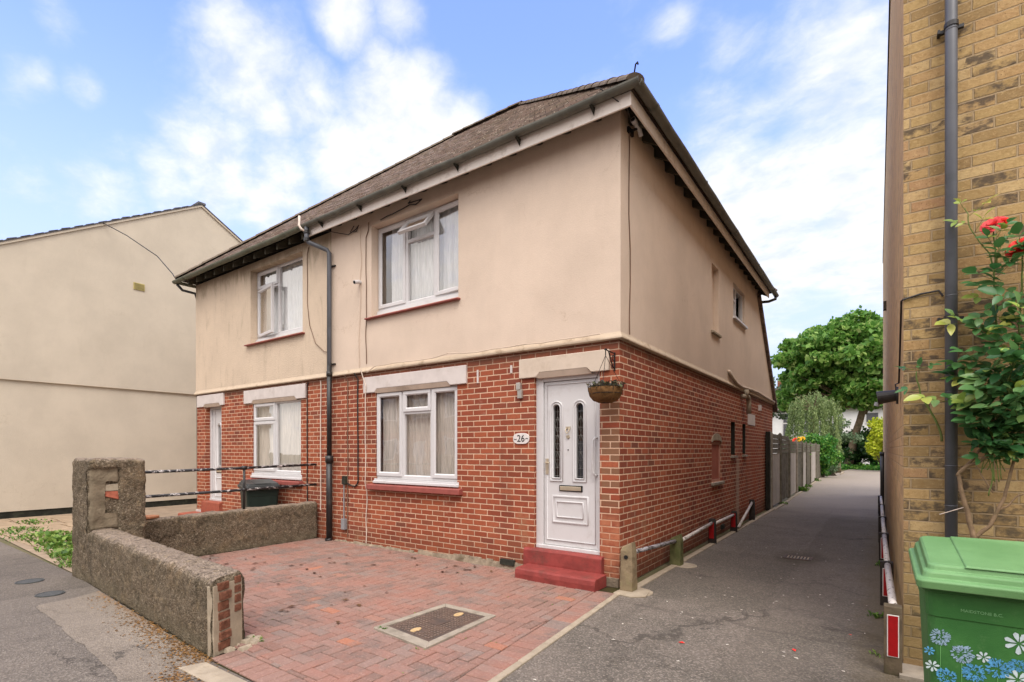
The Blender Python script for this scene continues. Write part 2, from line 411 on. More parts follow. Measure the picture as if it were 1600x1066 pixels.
def alley_mat():
    n, c = asphalt('alley_asphalt', C(97,91,83), C(114,105,96), C(172,160,147), C(80,74,64))
    p = n.pos(); x, y, z = n.sep(p)
    # smooth worn far stretch, also lightened against shade, dirt gathered along the right edge, damp round the drain
    c = n.mix(n.mul(n.rng(n.add(y, n.mul(n.sub(n.noise(p, .6, 4), .5), 5.0)), 7.0, 12.0), .65), c, C(160,148,134))
    c = n.mix(n.mul(n.mul(n.rng(n.add(x, n.mul(n.sub(n.noise(p, 2.5, 5, .7), .5), .5)), 2.15, 2.42), .6), n.rng(y, 11.0, 5.0)), c, C(98,86,64))
    d = n.m('SQRT', n.add(n.m('POWER', n.sub(x, 1.45), 2.0), n.mul(n.m('POWER', n.sub(y, 2.95), 2.0), .25)))
    c = n.mix(n.mul(n.rng(n.add(d, n.mul(n.sub(n.noise(p, 5.0, 4, .7), .5), .35)), .45, .12), .55), c, C(70,64,48))
    d2 = n.m('ABSOLUTE', n.sub(y, n.add(-.55, n.mul(n.sub(n.noise(p, 1.1, 4), .5), .5))))
    c = n.mix(n.mul(n.rng(d2, .05, .02), .3), c, C(74,68,62))
    return n.done(c, .9, .2)
M['alley'] = alley_mat()
def pave_mat():
    n, c = asphalt('pavement_asphalt', C(98,91,84), C(115,106,97), C(160,150,137), C(84,77,70))
    p = n.pos()
    return n.done(c, .92, .18)
M['pave'] = pave_mat()
def strip_mat():
    n, c = asphalt('pavement_repair', C(120,110,99), C(138,127,114), C(162,150,136), C(106,97,88))
    p = n.pos(); x, y, z = n.sep(p)
    k = n.add(y, n.mul(x, .06))
    e = n.add(n.add(k, 3.70), n.mul(n.sub(n.noise(p, 3.2, 6, .75), .5), .55))
    c = n.mix(n.mul(n.mul(n.rng(e, -.16, .04), n.rng(n.noise(p, 9.0, 5, .75), .34, .56)), .85), c, C(140,104,66))
    c = n.mix(n.mul(n.rng(e, -.05, .05), .7), c, C(74,64,48))
    tar = n.mul(n.rng(n.noise(n.scale(p, (1.0,2.2,1)), 2.4, 5, .7), .56, .63), n.rng(x, -2.9, -2.3))
    c = n.mix(n.mul(tar, .75), c, C(70,66,62))
    return n.done(c, .94, .15)
M['strip'] = strip_mat()
def soil_mat():
    n = NT('bare_ground'); p = n.pos()
    c = n.mix(n.rng(n.noise(p, 1.5, 6, .7), .35, .65), C(110,98,80), C(92,92,62))
    n.bump(n.noise(p, 12.0, 4), .02)
    return n.done(c, .95, .1)
M['soil'] = soil_mat()
def paver_mat():
    n = NT('block_paving'); p = n.pos(); r = n.attr()
    c = n.ramp(r, [(0, C(122,100,90)), (.2, C(134,106,95)), (.45, C(143,110,98)), (.65, C(138,115,105)), (.82, C(128,114,106)), (.93, C(150,112,97)), (.985, C(154,110,92)), (1, C(164,110,86))])
    c = n.mix(n.mul(n.rng(n.noise(p, 1.6, 5, .65), .42, .68), .50), c, C(154,104,88))
    c = n.mix(n.mul(n.rng(n.noise(p, 1.15, 6, .7), .50, .64), .70), c, C(108,99,93))
    c = n.mix(n.mul(n.rng(n.noise(p, 55.0, 4, .75), .48, .72), .35), c, C(192,160,148))
    c = n.mix(n.mul(n.rng(n.noise(p, 80.0, 3, .75), .52, .72), .35), c, C(104,76,70))
    n.bump(n.noise(p, 130.0, 3, .7), .003, .8)
    return n.done(c, .88, .2)
M['paver'] = paver_mat()
def joint_mat():
    n = NT('paving_joint_sand'); p = n.pos()
    c = n.mix(n.rng(n.noise(p, 2.0, 5, .7), .45, .62), C(58,44,38), C(66,62,36))
    return n.done(c, .95, .1)
M['joint'] = joint_mat()
M['slab'] = simple('worn_paving_slab', C(156,136,112), .92, .15, var=.15, vs=4, dirt=C(110,98,82), da=.6, ds=3, bump=.004, bs=40)
def iron_mat():
    n = NT('rusty_iron_cover'); p = n.pos(); x, y, z = n.sep(p)
    c = n.mix(n.rng(n.noise(p, 6.0, 6, .7), .35, .65), C(98,80,70), C(80,70,64))
    c = n.mix(n.mul(n.rng(n.noise(p, 30.0, 4, .75), .5, .7), .5), c, C(128,102,84))
    return n.done(c, .7, .35, .15)
M['iron'] = iron_mat()

def glass_mat(name='window_glass', tint=(1,1,1,1), ior=1.5, boost=1.6):
    n = NT(name); t = n.t
    t.nodes.remove(n.b)
    tr = n.node('BsdfTransparent', {0: tint}); gl = n.node('BsdfGlossy', {0: (1,1,1,1), 'Roughness': .004})
    wob = n.node('Bump', {'Height': n.noise(n.pos(), 2.2, 2), 'Distance': .004, 'Strength': .5}); n.put(gl.inputs['Normal'], wob.outputs[0])
    lw = n.node('LayerWeight', {'Blend': .5}).outputs['Facing']; fr = n.add(.045, n.mul(n.m('POWER', lw, 4.0), .9))
    mx = n.node('MixShader'); n.put(mx.inputs[0], n.m('MINIMUM', n.mul(fr, boost), 1.0)); t.links.new(tr.outputs[0], mx.inputs[1]); t.links.new(gl.outputs[0], mx.inputs[2])
    t.links.new(mx.outputs[0], n.out.inputs[0])
    return n.mat
M['glass'] = glass_mat(boost=3.0)
M['door_glass'] = glass_mat('leaded_door_glass', (.34,.36,.33,1), 1.5, 2.2)
def curtain_mat(name, c0):
    n = NT(name); p = n.pos()
    c = n.mix(n.rng(n.noise(n.scale(p, (1,1,.1)), 30.0, 4, .6), .35, .65), tuple(k*.8 for k in c0[:3])+(1,), c0)
    n.put(n.b.inputs['Base Color'], c); n.b.inputs['Roughness'].default_value = .9
    tl = n.node('BsdfTranslucent', {0: c}); mx = n.node('MixShader', {0: .12})
    n.t.links.new(n.b.outputs[0], mx.inputs[1]); n.t.links.new(tl.outputs[0], mx.inputs[2]); n.t.links.new(mx.outputs[0], n.out.inputs[0])
    return n.mat
M['lead'] = simple('dull_lead', C(120,118,112), .6, .3)
M['net'] = curtain_mat('net_curtain', C(228,219,207)); M['net_w'] = curtain_mat('white_net_curtain', C(232,232,230))
M['room'] = simple('room_wall', C(120,108,96), .9, .1)

def leaf_mat(name, stops, tl=.35, rough=.5, spec=.35):
    n = NT(name); p = n.pos(); r = n.attr()
    c = n.ramp(r, stops)
    c = n.mix(n.mul(n.rng(n.noise(p, 1.2, 3), .35, .65), .25), c, tuple(k*.6 for k in stops[0][1][:3])+(1,))
    n.put(n.b.inputs['Base Color'], c); n.b.inputs['Roughness'].default_value = rough; n.b.inputs['Specular IOR Level'].default_value = spec
    t2 = n.node('BsdfTranslucent', {0: c}); mx = n.node('MixShader', {0: tl})
    n.t.links.new(n.b.outputs[0], mx.inputs[1]); n.t.links.new(t2.outputs[0], mx.inputs[2]); n.t.links.new(mx.outputs[0], n.out.inputs[0])
    return n.mat
M['leaf_syc'] = leaf_mat('sycamore_leaves', [(0, C(70,112,46)), (.3, C(94,142,58)), (.65, C(128,172,80)), (.9, C(164,196,104)), (1, C(190,206,128))], .45)
M['leaf_willow'] = leaf_mat('willow_leaves', [(0, C(96,118,66)), (.5, C(126,148,88)), (1, C(162,176,118))])
M['leaf_hedge'] = leaf_mat('hedge_leaves', [(0, C(44,96,34)), (.5, C(72,134,50)), (1, C(134,174,74))])
M['leaf_dark'] = leaf_mat('dark_shrub_leaves', [(0, C(24,52,22)), (.5, C(40,76,30)), (1, C(74,108,44))])
M['leaf_gold'] = leaf_mat('golden_leaves', [(0, C(140,160,28)), (.5, C(184,196,40)), (1, C(214,216,80))])
M['leaf_grey'] = leaf_mat('grey_green_leaves', [(0, C(70,92,60)), (.5, C(96,120,84)), (1, C(130,150,112))])
M['leaf_rose'] = leaf_mat('rose_leaves', [(0, C(52,98,54)), (.45, C(84,134,74)), (.75, C(122,162,98)), (.9, C(172,192,84)), (1, C(204,204,104))], .30, .38, .5)
M['weed'] = leaf_mat('weed_leaves', [(0, C(66,100,38)), (.5, C(98,136,52)), (1, C(146,172,86))])
M['bark'] = simple('bark', C(112,98,80), .95, .1, var=.25, vs=8, dirt=C(84,88,60), da=.5, bump=.02, bs=14)
M['bark_dark'] = simple('dark_bark', C(78,70,60), .95, .1, var=.25, vs=8, bump=.02, bs=14)
M['rose_stem'] = simple('rose_green_stem', C(104,122,62), .6, .3, var=.2, dirt=C(120,92,66), da=.5, ds=9)
M['rose_wood'] = simple('rose_old_wood', C(134,112,88), .9, .15, var=.25, vs=14, dirt=C(96,92,60), da=.6, ds=10, bump=.006, bs=50)
M['petal'] = simple('red_petals', C(236,44,34), .55, .3, var=.15, vs=20)
M['petal_pink'] = simple('faded_pink_petals', C(228,80,84), .55, .3, var=.25, vs=40)
M['yellow_fl'] = simple('yellow_petals', C(240,196,50), .6, .3)
M['orange_fl'] = simple('orange_red_petals', C(222,70,40), .6, .3)
# ================================================================= the pair of houses
def wall(mb, ax, c, u0, u1, z0, z1, holes, inward, flip=False):
    """sheet wall in the plane ax=c with openings (u0,u1,z0,z1,depth); reveals go 'inward' (signed) by depth"""
    us = sorted({u0, u1, *[h[0] for h in holes], *[h[1] for h in holes]}); zs = sorted({z0, z1, *[h[2] for h in holes], *[h[3] for h in holes]})
    P = (lambda u, d, z: (u, c+d, z)) if ax == 'y' else (lambda u, d, z: (c+d, u, z))
    for a, b in zip(us, us[1:]):
        for p, q in zip(zs, zs[1:]):
            mu, mz = (a+b)/2, (p+q)/2
            if any(h[0] < mu < h[1] and h[2] < mz < h[3] for h in holes): continue
            f = [P(a,0,p), P(b,0,p), P(b,0,q), P(a,0,q)]
            if flip: f.reverse()
            mb.quad(*f)
    for h in holes:
        a, b, p, q, d = h; d *= inward
        mb.quad(P(a,0,p), P(a,d,p), P(a,d,q), P(a,0,q)); mb.quad(P(b,0,p), P(b,0,q), P(b,d,q), P(b,d,p))
        mb.quad(P(a,0,q), P(a,d,q), P(b,d,q), P(b,0,q)); mb.quad(P(a,0,p), P(b,0,p), P(b,d,p), P(a,d,p))

XL = -10.36; ZB = 2.83; YB = 8.2; YC = 10.4
house = thing('semi_detached_house', (-5.2, 0, 0), 'pair of semi detached houses, red brick below, cream render above, hipped brown tiled roof', 'house')
# openings
LRW = (-4.178, -2.44, 1.03, 2.478); URW = (-4.25, -2.40, 3.705, 5.155)
LLW = (-7.932, -6.24, 1.0, 2.50); ULW = (-7.976, -6.16, 3.72, 5.185)
DR = (-1.15, -.245, .325, 2.475); DL = (-9.96, -9.22, .42, 2.53)
b = MB()
wall(b, 'y', 0, XL, 0, 0, ZB, [LRW+(.10,), LLW+(.10,), DR+(.16,), DL+(.2,)], 1)
wall(b, 'x', 0, 0, YC, 0, ZB, [(3.975, 4.655, .98, 1.70, .07), (5.43, 5.80, 1.45, 2.13, .14), (6.50, 6.82, 1.46, 2.13, .14)], -1)
wall(b, 'x', XL, 0, YC, 0, ZB, [], 1, True)
b.quad((0,YC,0), (XL,YC,0), (XL,YC,ZB), (0,YC,ZB))
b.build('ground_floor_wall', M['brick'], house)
def upper(x0, x1, holes, mat, name, label):
    b = MB(); wall(b, 'y', -.022, x0, x1, ZB, 5.62, holes, 1)
    return b, (name, mat, label)
b = MB(); wall(b, 'y', -.022, -5.30, .022, ZB, 5.62, [URW+(.17,)], 1)
wall(b, 'x', .022, -.022, YB, ZB, 5.47, [(3.89, 4.375, 3.65, 4.835, .13), (5.54, 6.62, 4.235, 4.93, .12)], -1)
b.quad((.022,YB,ZB), (.022,YC,ZB), (.022,YC,ZB+.02), (.022,YB,5.25))
b.build('upper_wall', M['cream'], house, label='smooth clean cream rendered upper wall')
b = MB(); wall(b, 'y', -.018, XL-.02, -5.30, ZB, 5.325, [ULW+(.17,)], 1)
wall(b, 'x', XL-.02, -.018, YB, ZB, 5.62, [], 1, True)
b.quad((XL-.02,YB,ZB), (XL-.02,YB,5.25), (XL-.02,YC,ZB+.02), (XL-.02,YC,ZB))
b.quad((.022,YB,ZB), (.022,YB,5.62), (XL-.02,YB,5.62), (XL-.02,YB,ZB))
b.build('upper_wall', M['cream_old'], house, label='rough stained cream upper wall of the left house')
# bell-cast at the foot of the render
def bell(mb, pts):
    prof = [(.02, .075), (.032, .045), (.050, .012), (.052, -.004), (.046, -.012), (.0, -.016)]
    rings = []
    for (p, nrm) in pts: rings.append([(p[0]+nrm[0]*a, p[1]+nrm[1]*a, ZB+h) for a, h in prof])
    mb.loft(rings, closed=False, caps=False)
b = MB(); bell(b, [((-5.30,0), (0,-1)), ((-3.0,0), (0,-1)), ((0,0), (1,-1)), ((0,5.0), (1,0)), ((0,YC), (1,0))]); b.build('drip_moulding', M['ledge'], house)
b = MB(); bell(b, [((XL,6.0), (-1,0)), ((XL,0), (-1,-1)), ((-5.30,0), (0,-1))]); b.build('drip_moulding', M['ledge'], house)
b = MB(); b.box(XL+.05, -.4, .45, .49, 0, 5.3); b.box(-.5, -.46, .5, YB-.1, 0, 5.3)
b.build('inner_wall', M['room'], house)

# cement foot, air bricks
b = MB()
rr = random.Random(3)
for i in range(40):
    x0 = -5.2 + i*.1; zt = (.02 if x0 < -3.2 else .05 if x0 < -2.5 else .075) + .03*rr.random()
    if x0 > -1.3: break
    b.hexa([(x0,-.03-.02*rr.random(),0), (x0+.1,-.03,0), (x0+.1,.01,0), (x0,.01,0)], [(x0,-.012,zt), (x0+.1,-.012,zt), (x0+.1,.01,zt), (x0,.01,zt)])
b.build('cement_plinth', M['foot'], house)
b = MB(); b.box(-.2, -.002, -.03, .01, 0, .1); b.build('cement_plinth', M['foot'], house)
b = MB(); b.box(-1.66, -1.44, -.045, .0, .06, .13); b.build('air_brick', M['plinth'], house)
b = MB(); b.box(0, .03, 4.6, 4.8, .08, .16); b.build('air_brick', M['plinth'], house)
b = MB(); b.box(-9.2, -6.2, -.03, 0, 0, .11); b.box(XL, -9.97, -.03, 0, 0, .2); b.build('white_plinth', M['white_paint'], house)

# lintels with stopped chamfer
def lintel(x0, x1, z0, z1, c0, c1, mat, d=.035):
    b = MB(); h = .055
    P = [(x0,z0), (c0,z0), (c0+.06,z0+h), (c1-.06,z0+h), (c1,z0), (x1,z0), (x1,z1), (x0,z1)]
    b.prism(P, -d, .02); lt = b.build('lintel', mat, house, bevel=.008)
    b = MB(); b.add([(c0,-d,z0), (c0+.06,-d,z0+h), (c1-.06,-d,z0+h), (c1,-d,z0), (c0+.01,-.004,z0-.012), (c1-.01,-.004,z0-.012), (c0+.045,-.004,z0-.012), (c1-.045,-.004,z0-.012), (c0,.05,z0-.012), (c1,.05,z0-.012)], [(0,1,6,4), (1,2,7,6), (2,3,5,7), (4,8,9,5)])
    b.build('chamfered_edge', M['chamfer'], lt)
lintel(-4.44, -2.255, 2.478, 2.735, -4.17, -2.55, M['white_paint'])
lintel(-1.364, -.118, 2.47, 2.715, -1.11, -.34, M['cream_paint'])
lintel(-8.225, -6.07, 2.50, 2.765, -7.92, -6.35, M['white_paint'])
lintel(-10.30, -9.08, 2.525, 2.785, -9.98, -9.22, M['white_paint'])

# ---- windows
def curtain(mb, x0, x1, z0, z1, y, seed, amp=.016, per=.075, part=None, w=None):
    n = max(8, int((x1-x0)/.011)); rr = random.Random(seed); ph = rr.random()*6
    vs = []
    rows = 5
    for j in range(rows+1):
        z = z0 + (z1-z0)*j/rows
        for i in range(n+1):
            x = x0+(x1-x0)*i/n
            k = 2*PI*x/per
            dy = amp*(math.sin(k+ph+.9*math.sin(x*5+seed)) + .5*math.sin(k*.43+seed) + .25*math.sin(2.1*k))*(1+.25*math.sin(j*.8+x*9))
            vs.append((x+.01*math.sin(j*1.3+x*20), y+dy, z))
    fs = [(j*(n+1)+i, j*(n+1)+i+1, (j+1)*(n+1)+i+1, (j+1)*(n+1)+i) for j in range(rows) for i in range(n)]
    mb.add(vs, fs)
def profile_frame(mb, x0, x1, z0, z1, y0, w, d, T=None):
    """rectangular frame ring of member width w, front at y0, depth d, with a chamfered inner bead"""
    for s, (a, bq, cq, dq) in enumerate([(x0,x1,z0,z0+w), (x0,x1,z1-w,z1)]): mb.box(a, bq, y0, y0+d, cq, dq)
    mb.box(x0, x0+w, y0, y0+d, z0+w, z1-w); mb.box(x1-w, x1, y0, y0+d, z0+w, z1-w)
    i0, i1, k0, k1 = x0+w, x1-w, z0+w, z1-w; e = .014
    o = [(i0,y0+.004,k0), (i1,y0+.004,k0), (i1,y0+.004,k1), (i0,y0+.004,k1)]
    q = [(i0+e,y0+.02,k0+e), (i1-e,y0+.02,k0+e), (i1-e,y0+.02,k1-e), (i0+e,y0+.02,k1-e)]
    mb.add(o+q, [(0,1,5,4), (1,2,6,5), (2,3,7,6), (3,0,4,7)])
def pane_to(parent, x0, x1, z0, z1, y, T=None):
    b = MB(); b.T = T; b.quad((x0,y,z0), (x1,y,z0), (x1,y,z1), (x0,y,z1)); return b.build('pane', M['glass'], parent)

def window(op, yf, ms, fans, sill, sub, cur_mat, label, opened=None, fw=.05, seed=1, y_open=0, cur_gap=()):
    """op opening; ms mullion x list; fans {light index: transom z}; frame front at yf"""
    x0, x1, z0, z1 = op; zf = z0 + sub
    b = MB(); d = .06
    profile_frame(b, x0-.03, x1+.03, zf-.0, z1+.02, yf, .055, d)
    for mx in ms: b.box(mx-.028, mx+.028, yf+.0015, yf+d, zf+.05, z1-.03)
    lights = list(zip([x0+.025]+[m_+.028 for m_ in ms], [m_-.028 for m_ in ms]+[x1-.025]))
    panes = []; sashes = []
    for i, (a, c) in enumerate(lights):
        tz = fans.get(i)
        segs = [(zf+.055, z1-.035)] if tz is None else [(zf+.055, tz-.024), (tz+.024, z1-.035)]
        if tz is not None: b.box(a-.005, c+.005, yf+.003, yf+d, tz-.026, tz+.026)
        for j, (p, q) in enumerate(segs):
            sashes.append((i, j, a, c, p, q))
    fr = b.build('window', M['upvc'], house, bevel=.004, label=label)
    for (i, j, a, c, p, q) in sashes:
        o = (opened or {}).get((i, j))
        if o == 'fixed':
            pane_to(fr, a-.01, c+.01, p-.01, q+.01, yf+.034); continue
        T = None
        if o is not None:
            kind, ang = o
            if kind == 'top': T = Matrix.Translation((0, yf-.02, q)) @ Matrix.Rotation(-R(ang), 4, 'X') @ Matrix.Translation((0, -yf+.02, -q))
            if kind == 'left': T = Matrix.Translation((a, yf-.02, 0)) @ Matrix.Rotation(-R(ang), 4, 'Z') @ Matrix.Translation((-a, -yf+.02, 0))
            if kind == 'right': T = Matrix.Translation((c, yf-.02, 0)) @ Matrix.Rotation(R(ang), 4, 'Z') @ Matrix.Translation((-c, -yf+.02, 0))
        s = MB(); s.T = T
        profile_frame(s, a-.012, c+.012, p-.012, q+.012, yf-.016, fw, .05)
        so = s.build('sash', M['upvc'], fr, bevel=.004)
        pane_to(fr, a+fw-.03, c-fw+.03, p+fw-.03, q-fw+.03, yf+.006, T)
    # sub sill and tiled / painted sill below
    if sub > .02:
        b = MB(); b.box(x0-.03, x1+.03, yf-.035, yf+.05, z0+.003, zf-.003); b.box(x0-.035, x1+.035, yf-.06, yf-.03, z0+.003, z0+.04); b.build('sub_sill', M['upvc'], fr, bevel=.005)
    sx0, sx1, sz0, sz1, sy = sill
    b = MB(); b.hexa([(sx0,sy,sz0), (sx1,sy,sz0), (sx1,yf+.05,sz0), (sx0,yf+.05,sz0)], [(sx0,sy,sz1-.022), (sx1,sy,sz1-.022), (sx1,yf+.05,sz1), (sx0,yf+.05,sz1)])
    b.build('sill', M['red_sill'], fr, bevel=.008)
    cb = MB()
    xs = [x0+.0] + list(cur_gap) + [x1]
    if not cur_gap: curtain(cb, x0, x1, zf, z1, yf+.115, seed)
    else:
        for a, c in cur_gap: curtain(cb, a, c, zf, z1, yf+.115, seed)
    cb.build('curtain', cur_mat, fr, smooth=True)
    return fr
window(LRW, .03, [-3.575, -2.965], {1: 2.13}, (-4.31, -2.34, .93, 1.028, -.085), .075, M['net'], 'white three light ground floor window with striped net curtains',
       opened={(1,0): 'fixed'}, seed=2)
window(URW, .125, [-3.60, -2.99], {1: 4.80}, (-4.36, -2.36, 3.655, 3.70, -.085), .10, M['net_w'], 'upper window with its small top light propped open',
       opened={(1,1): ('top', 38), (1,0): 'fixed', (2,0): ('left', 3.0)}, seed=5, cur_gap=((-4.06, -2.4),))
window(LLW, .03, [-7.13], {0: 2.13}, (-8.08, -6.17, .90, .995, -.085), .10, M['net'], 'ground floor window of the left house with one big pane and a narrow light', opened={(1,0): 'fixed'}, seed=8)
window(ULW, .13, [-7.20], {0: 4.82}, (-8.12, -6.09, 3.665, 3.71, -.085), .09, M['net_w'], 'upper window of the left house, narrow sash ajar', opened={(0,0): ('left', 9), (1,0): 'fixed'}, seed=11)

# ---- side wall openings
b = MB(); b.box(-.115, -.07, 3.89, 4.375, 3.65, 4.835); b.box(-.07, -.055, 3.89, 3.93, 3.65, 4.835); w1 = b.build('blocked_window', M['cream'], house, label='tall narrow recess filled with cream render')
b = MB(); b.hexa([(-.08,3.84,3.60), (.07,3.84,3.60), (.07,4.42,3.60), (-.08,4.42,3.60)], [(-.08,3.84,3.66), (.07,3.84,3.64), (.07,4.42,3.64), (-.08,4.42,3.66)]); b.build('sill', M['conc_pale'], w1, bevel=.006)
# casement window near the back, one sash swung out
def SX(y0, y1, z0, z1, x, w, d, mb):
    mb.box(x-d, x, y0, y1, z0, z0+w); mb.box(x-d, x, y0, y1, z1-w, z1); mb.box(x-d, x, y0, y0+w, z0+w, z1-w); mb.box(x-d, x, y1-w, y1, z0+w, z1-w)
b = MB(); SX(5.52, 6.64, 4.235, 4.95, -.05, .055, .05, b); b.box(-.1, -.048, 6.04, 6.10, 4.29, 4.90); b.box(-.1, -.048, 5.57, 6.05, 4.64, 4.69)
w2 = b.build('window', M['upvc'], house, bevel=.004, label='small white side window with one sash swung open')
b = MB(); b.quad((-.075,5.57,4.28), (-.075,6.05,4.28), (-.075,6.05,4.9), (-.075,5.57,4.9)); b.build('pane', M['glass'], w2)
T = Matrix.Translation((-.02, 6.60, 0)) @ Matrix.Rotation(R(-84), 4, 'Z') @ Matrix.Translation((.02, -6.60, 0))
b = MB(); b.T = T; SX(6.10, 6.60, 4.25, 4.93, -.0, .05, .045, b); sa = b.build('sash', M['upvc'], w2, bevel=.004)
b = MB(); b.T = T; b.quad((-.02,6.14,4.29), (-.02,6.56,4.29), (-.02,6.56,4.89), (-.02,6.14,4.89)); b.build('pane', M['glass'], w2)
b = MB(); b.box(-.05, .08, 5.49, 6.68, 4.19, 4.232); b.build('sill', M['upvc'], w2, bevel=.005)
b = MB(); b.box(-.4, -.3, 5.4, 6.8, 4.1, 5.0); b.build('room_behind', M['dark'], w2)
# boarded hatch in the brick side wall
b = MB(); b.box(-.065, -.035, 3.975, 4.655, .98, 1.70)
hb = b.build('wall_hatch', simple('faded_pink_board', C(160,96,80), .85, .15, var=.1, dirt=C(134,84,70), da=.5), house, label='faded pink boarded hatch')
b = MB(); SX(3.975, 4.655, .98, 1.70, -.018, .045, .03, b); b.build('hatch_frame', simple('faded_pink_frame', C(178,134,118), .85, .15, dirt=C(140,100,84), da=.5), hb)
b = MB(); b.box(-.03, .05, 3.93, 4.70, .93, .978); b.build('sill', M['conc'], hb, bevel=.006)
b = MB()
for i in range(12):
    a0, a1 = PI*i/12, PI*(i+1)/12
    b.hexa([(-.06, 4.315-.36*math.cos(a0), 1.70+.16*math.sin(a0)), (.012, 4.315-.36*math.cos(a0), 1.70+.16*math.sin(a0)), (.012, 4.315-.36*math.cos(a1), 1.70+.16*math.sin(a1)), (-.06, 4.315-.36*math.cos(a1), 1.70+.16*math.sin(a1))],
           [(-.06, 4.315-.28*math.cos(a0), 1.71+.03*math.sin(a0)), (.012, 4.315-.28*math.cos(a0), 1.71+.03*math.sin(a0)), (.012, 4.315-.28*math.cos(a1), 1.71+.03*math.sin(a1)), (-.06, 4.315-.28*math.cos(a1), 1.71+.03*math.sin(a1))])
b.build('mortar_arch', M['conc_pale'], hb)
for (y0, y1, z0, z1) in ((5.43, 5.80, 1.45, 2.13), (6.50, 6.82, 1.46, 2.13)):
    b = MB(); b.box(-.16, -.13, y0-.01, y1+.01, z0, z1); b.box(-.14, -.004, y1-.02, y1-.002, z0+.02, z1-.004); s = b.build('slit_window', M['dark'], house)
    b = MB(); b.hexa([(-.13,y0-.03,z0-.05), (.045,y0-.03,z0-.05), (.045,y1+.03,z0-.05), (-.13,y1+.03,z0-.05)], [(-.13,y0-.03,z0+.01), (.045,y0-.03,z0-.01), (.045,y1+.03,z0-.01), (-.13,y1+.03,z0+.01)]); b.build('sill', M['conc'], s)
    b = MB(); SX(y0, y1, z0, z1, -.10, .03, .03, b); b.build('frame', M['dark'], s)
b = MB(); b.tube([(.0,6.35,2.70), (.09,6.35,2.70), (.11,6.38,2.70), (.11,6.50,2.69), (.11,6.58,2.64), (.11,6.60,2.55), (.11,6.60,2.34)], .05, 12); b.tube([(.11,6.36,2.70), (.11,6.36,2.84)], .045, 12)
b.build('waste_pipe', M['conc_pale'], house, smooth=True)
b = MB(); b.box(-.0, .012, 7.05, 7.85, 2.13, 2.38); b.build('white_patch', M['white_paint'], house)
b = MB(); b.box(0, .05, 8.3, 8.45, 2.52, 2.66); b.build('side_vent', M['white_paint'], house)
b = MB()
b.tube([(.05,5.05,3.08), (.055,5.3,2.99), (.055,5.7,2.91), (.055,6.2,2.885), (.055,7.2,2.92), (.055,8.0,2.93), (.06,8.8,2.90), (.06,9.6,2.885), (.06,10.3,2.875)], .03, 6); b.build('sagging_trunking', M['chamfer'], house, smooth=True)
b = MB(); b.tube([(.0,.0,0)]*2, .001, 3)
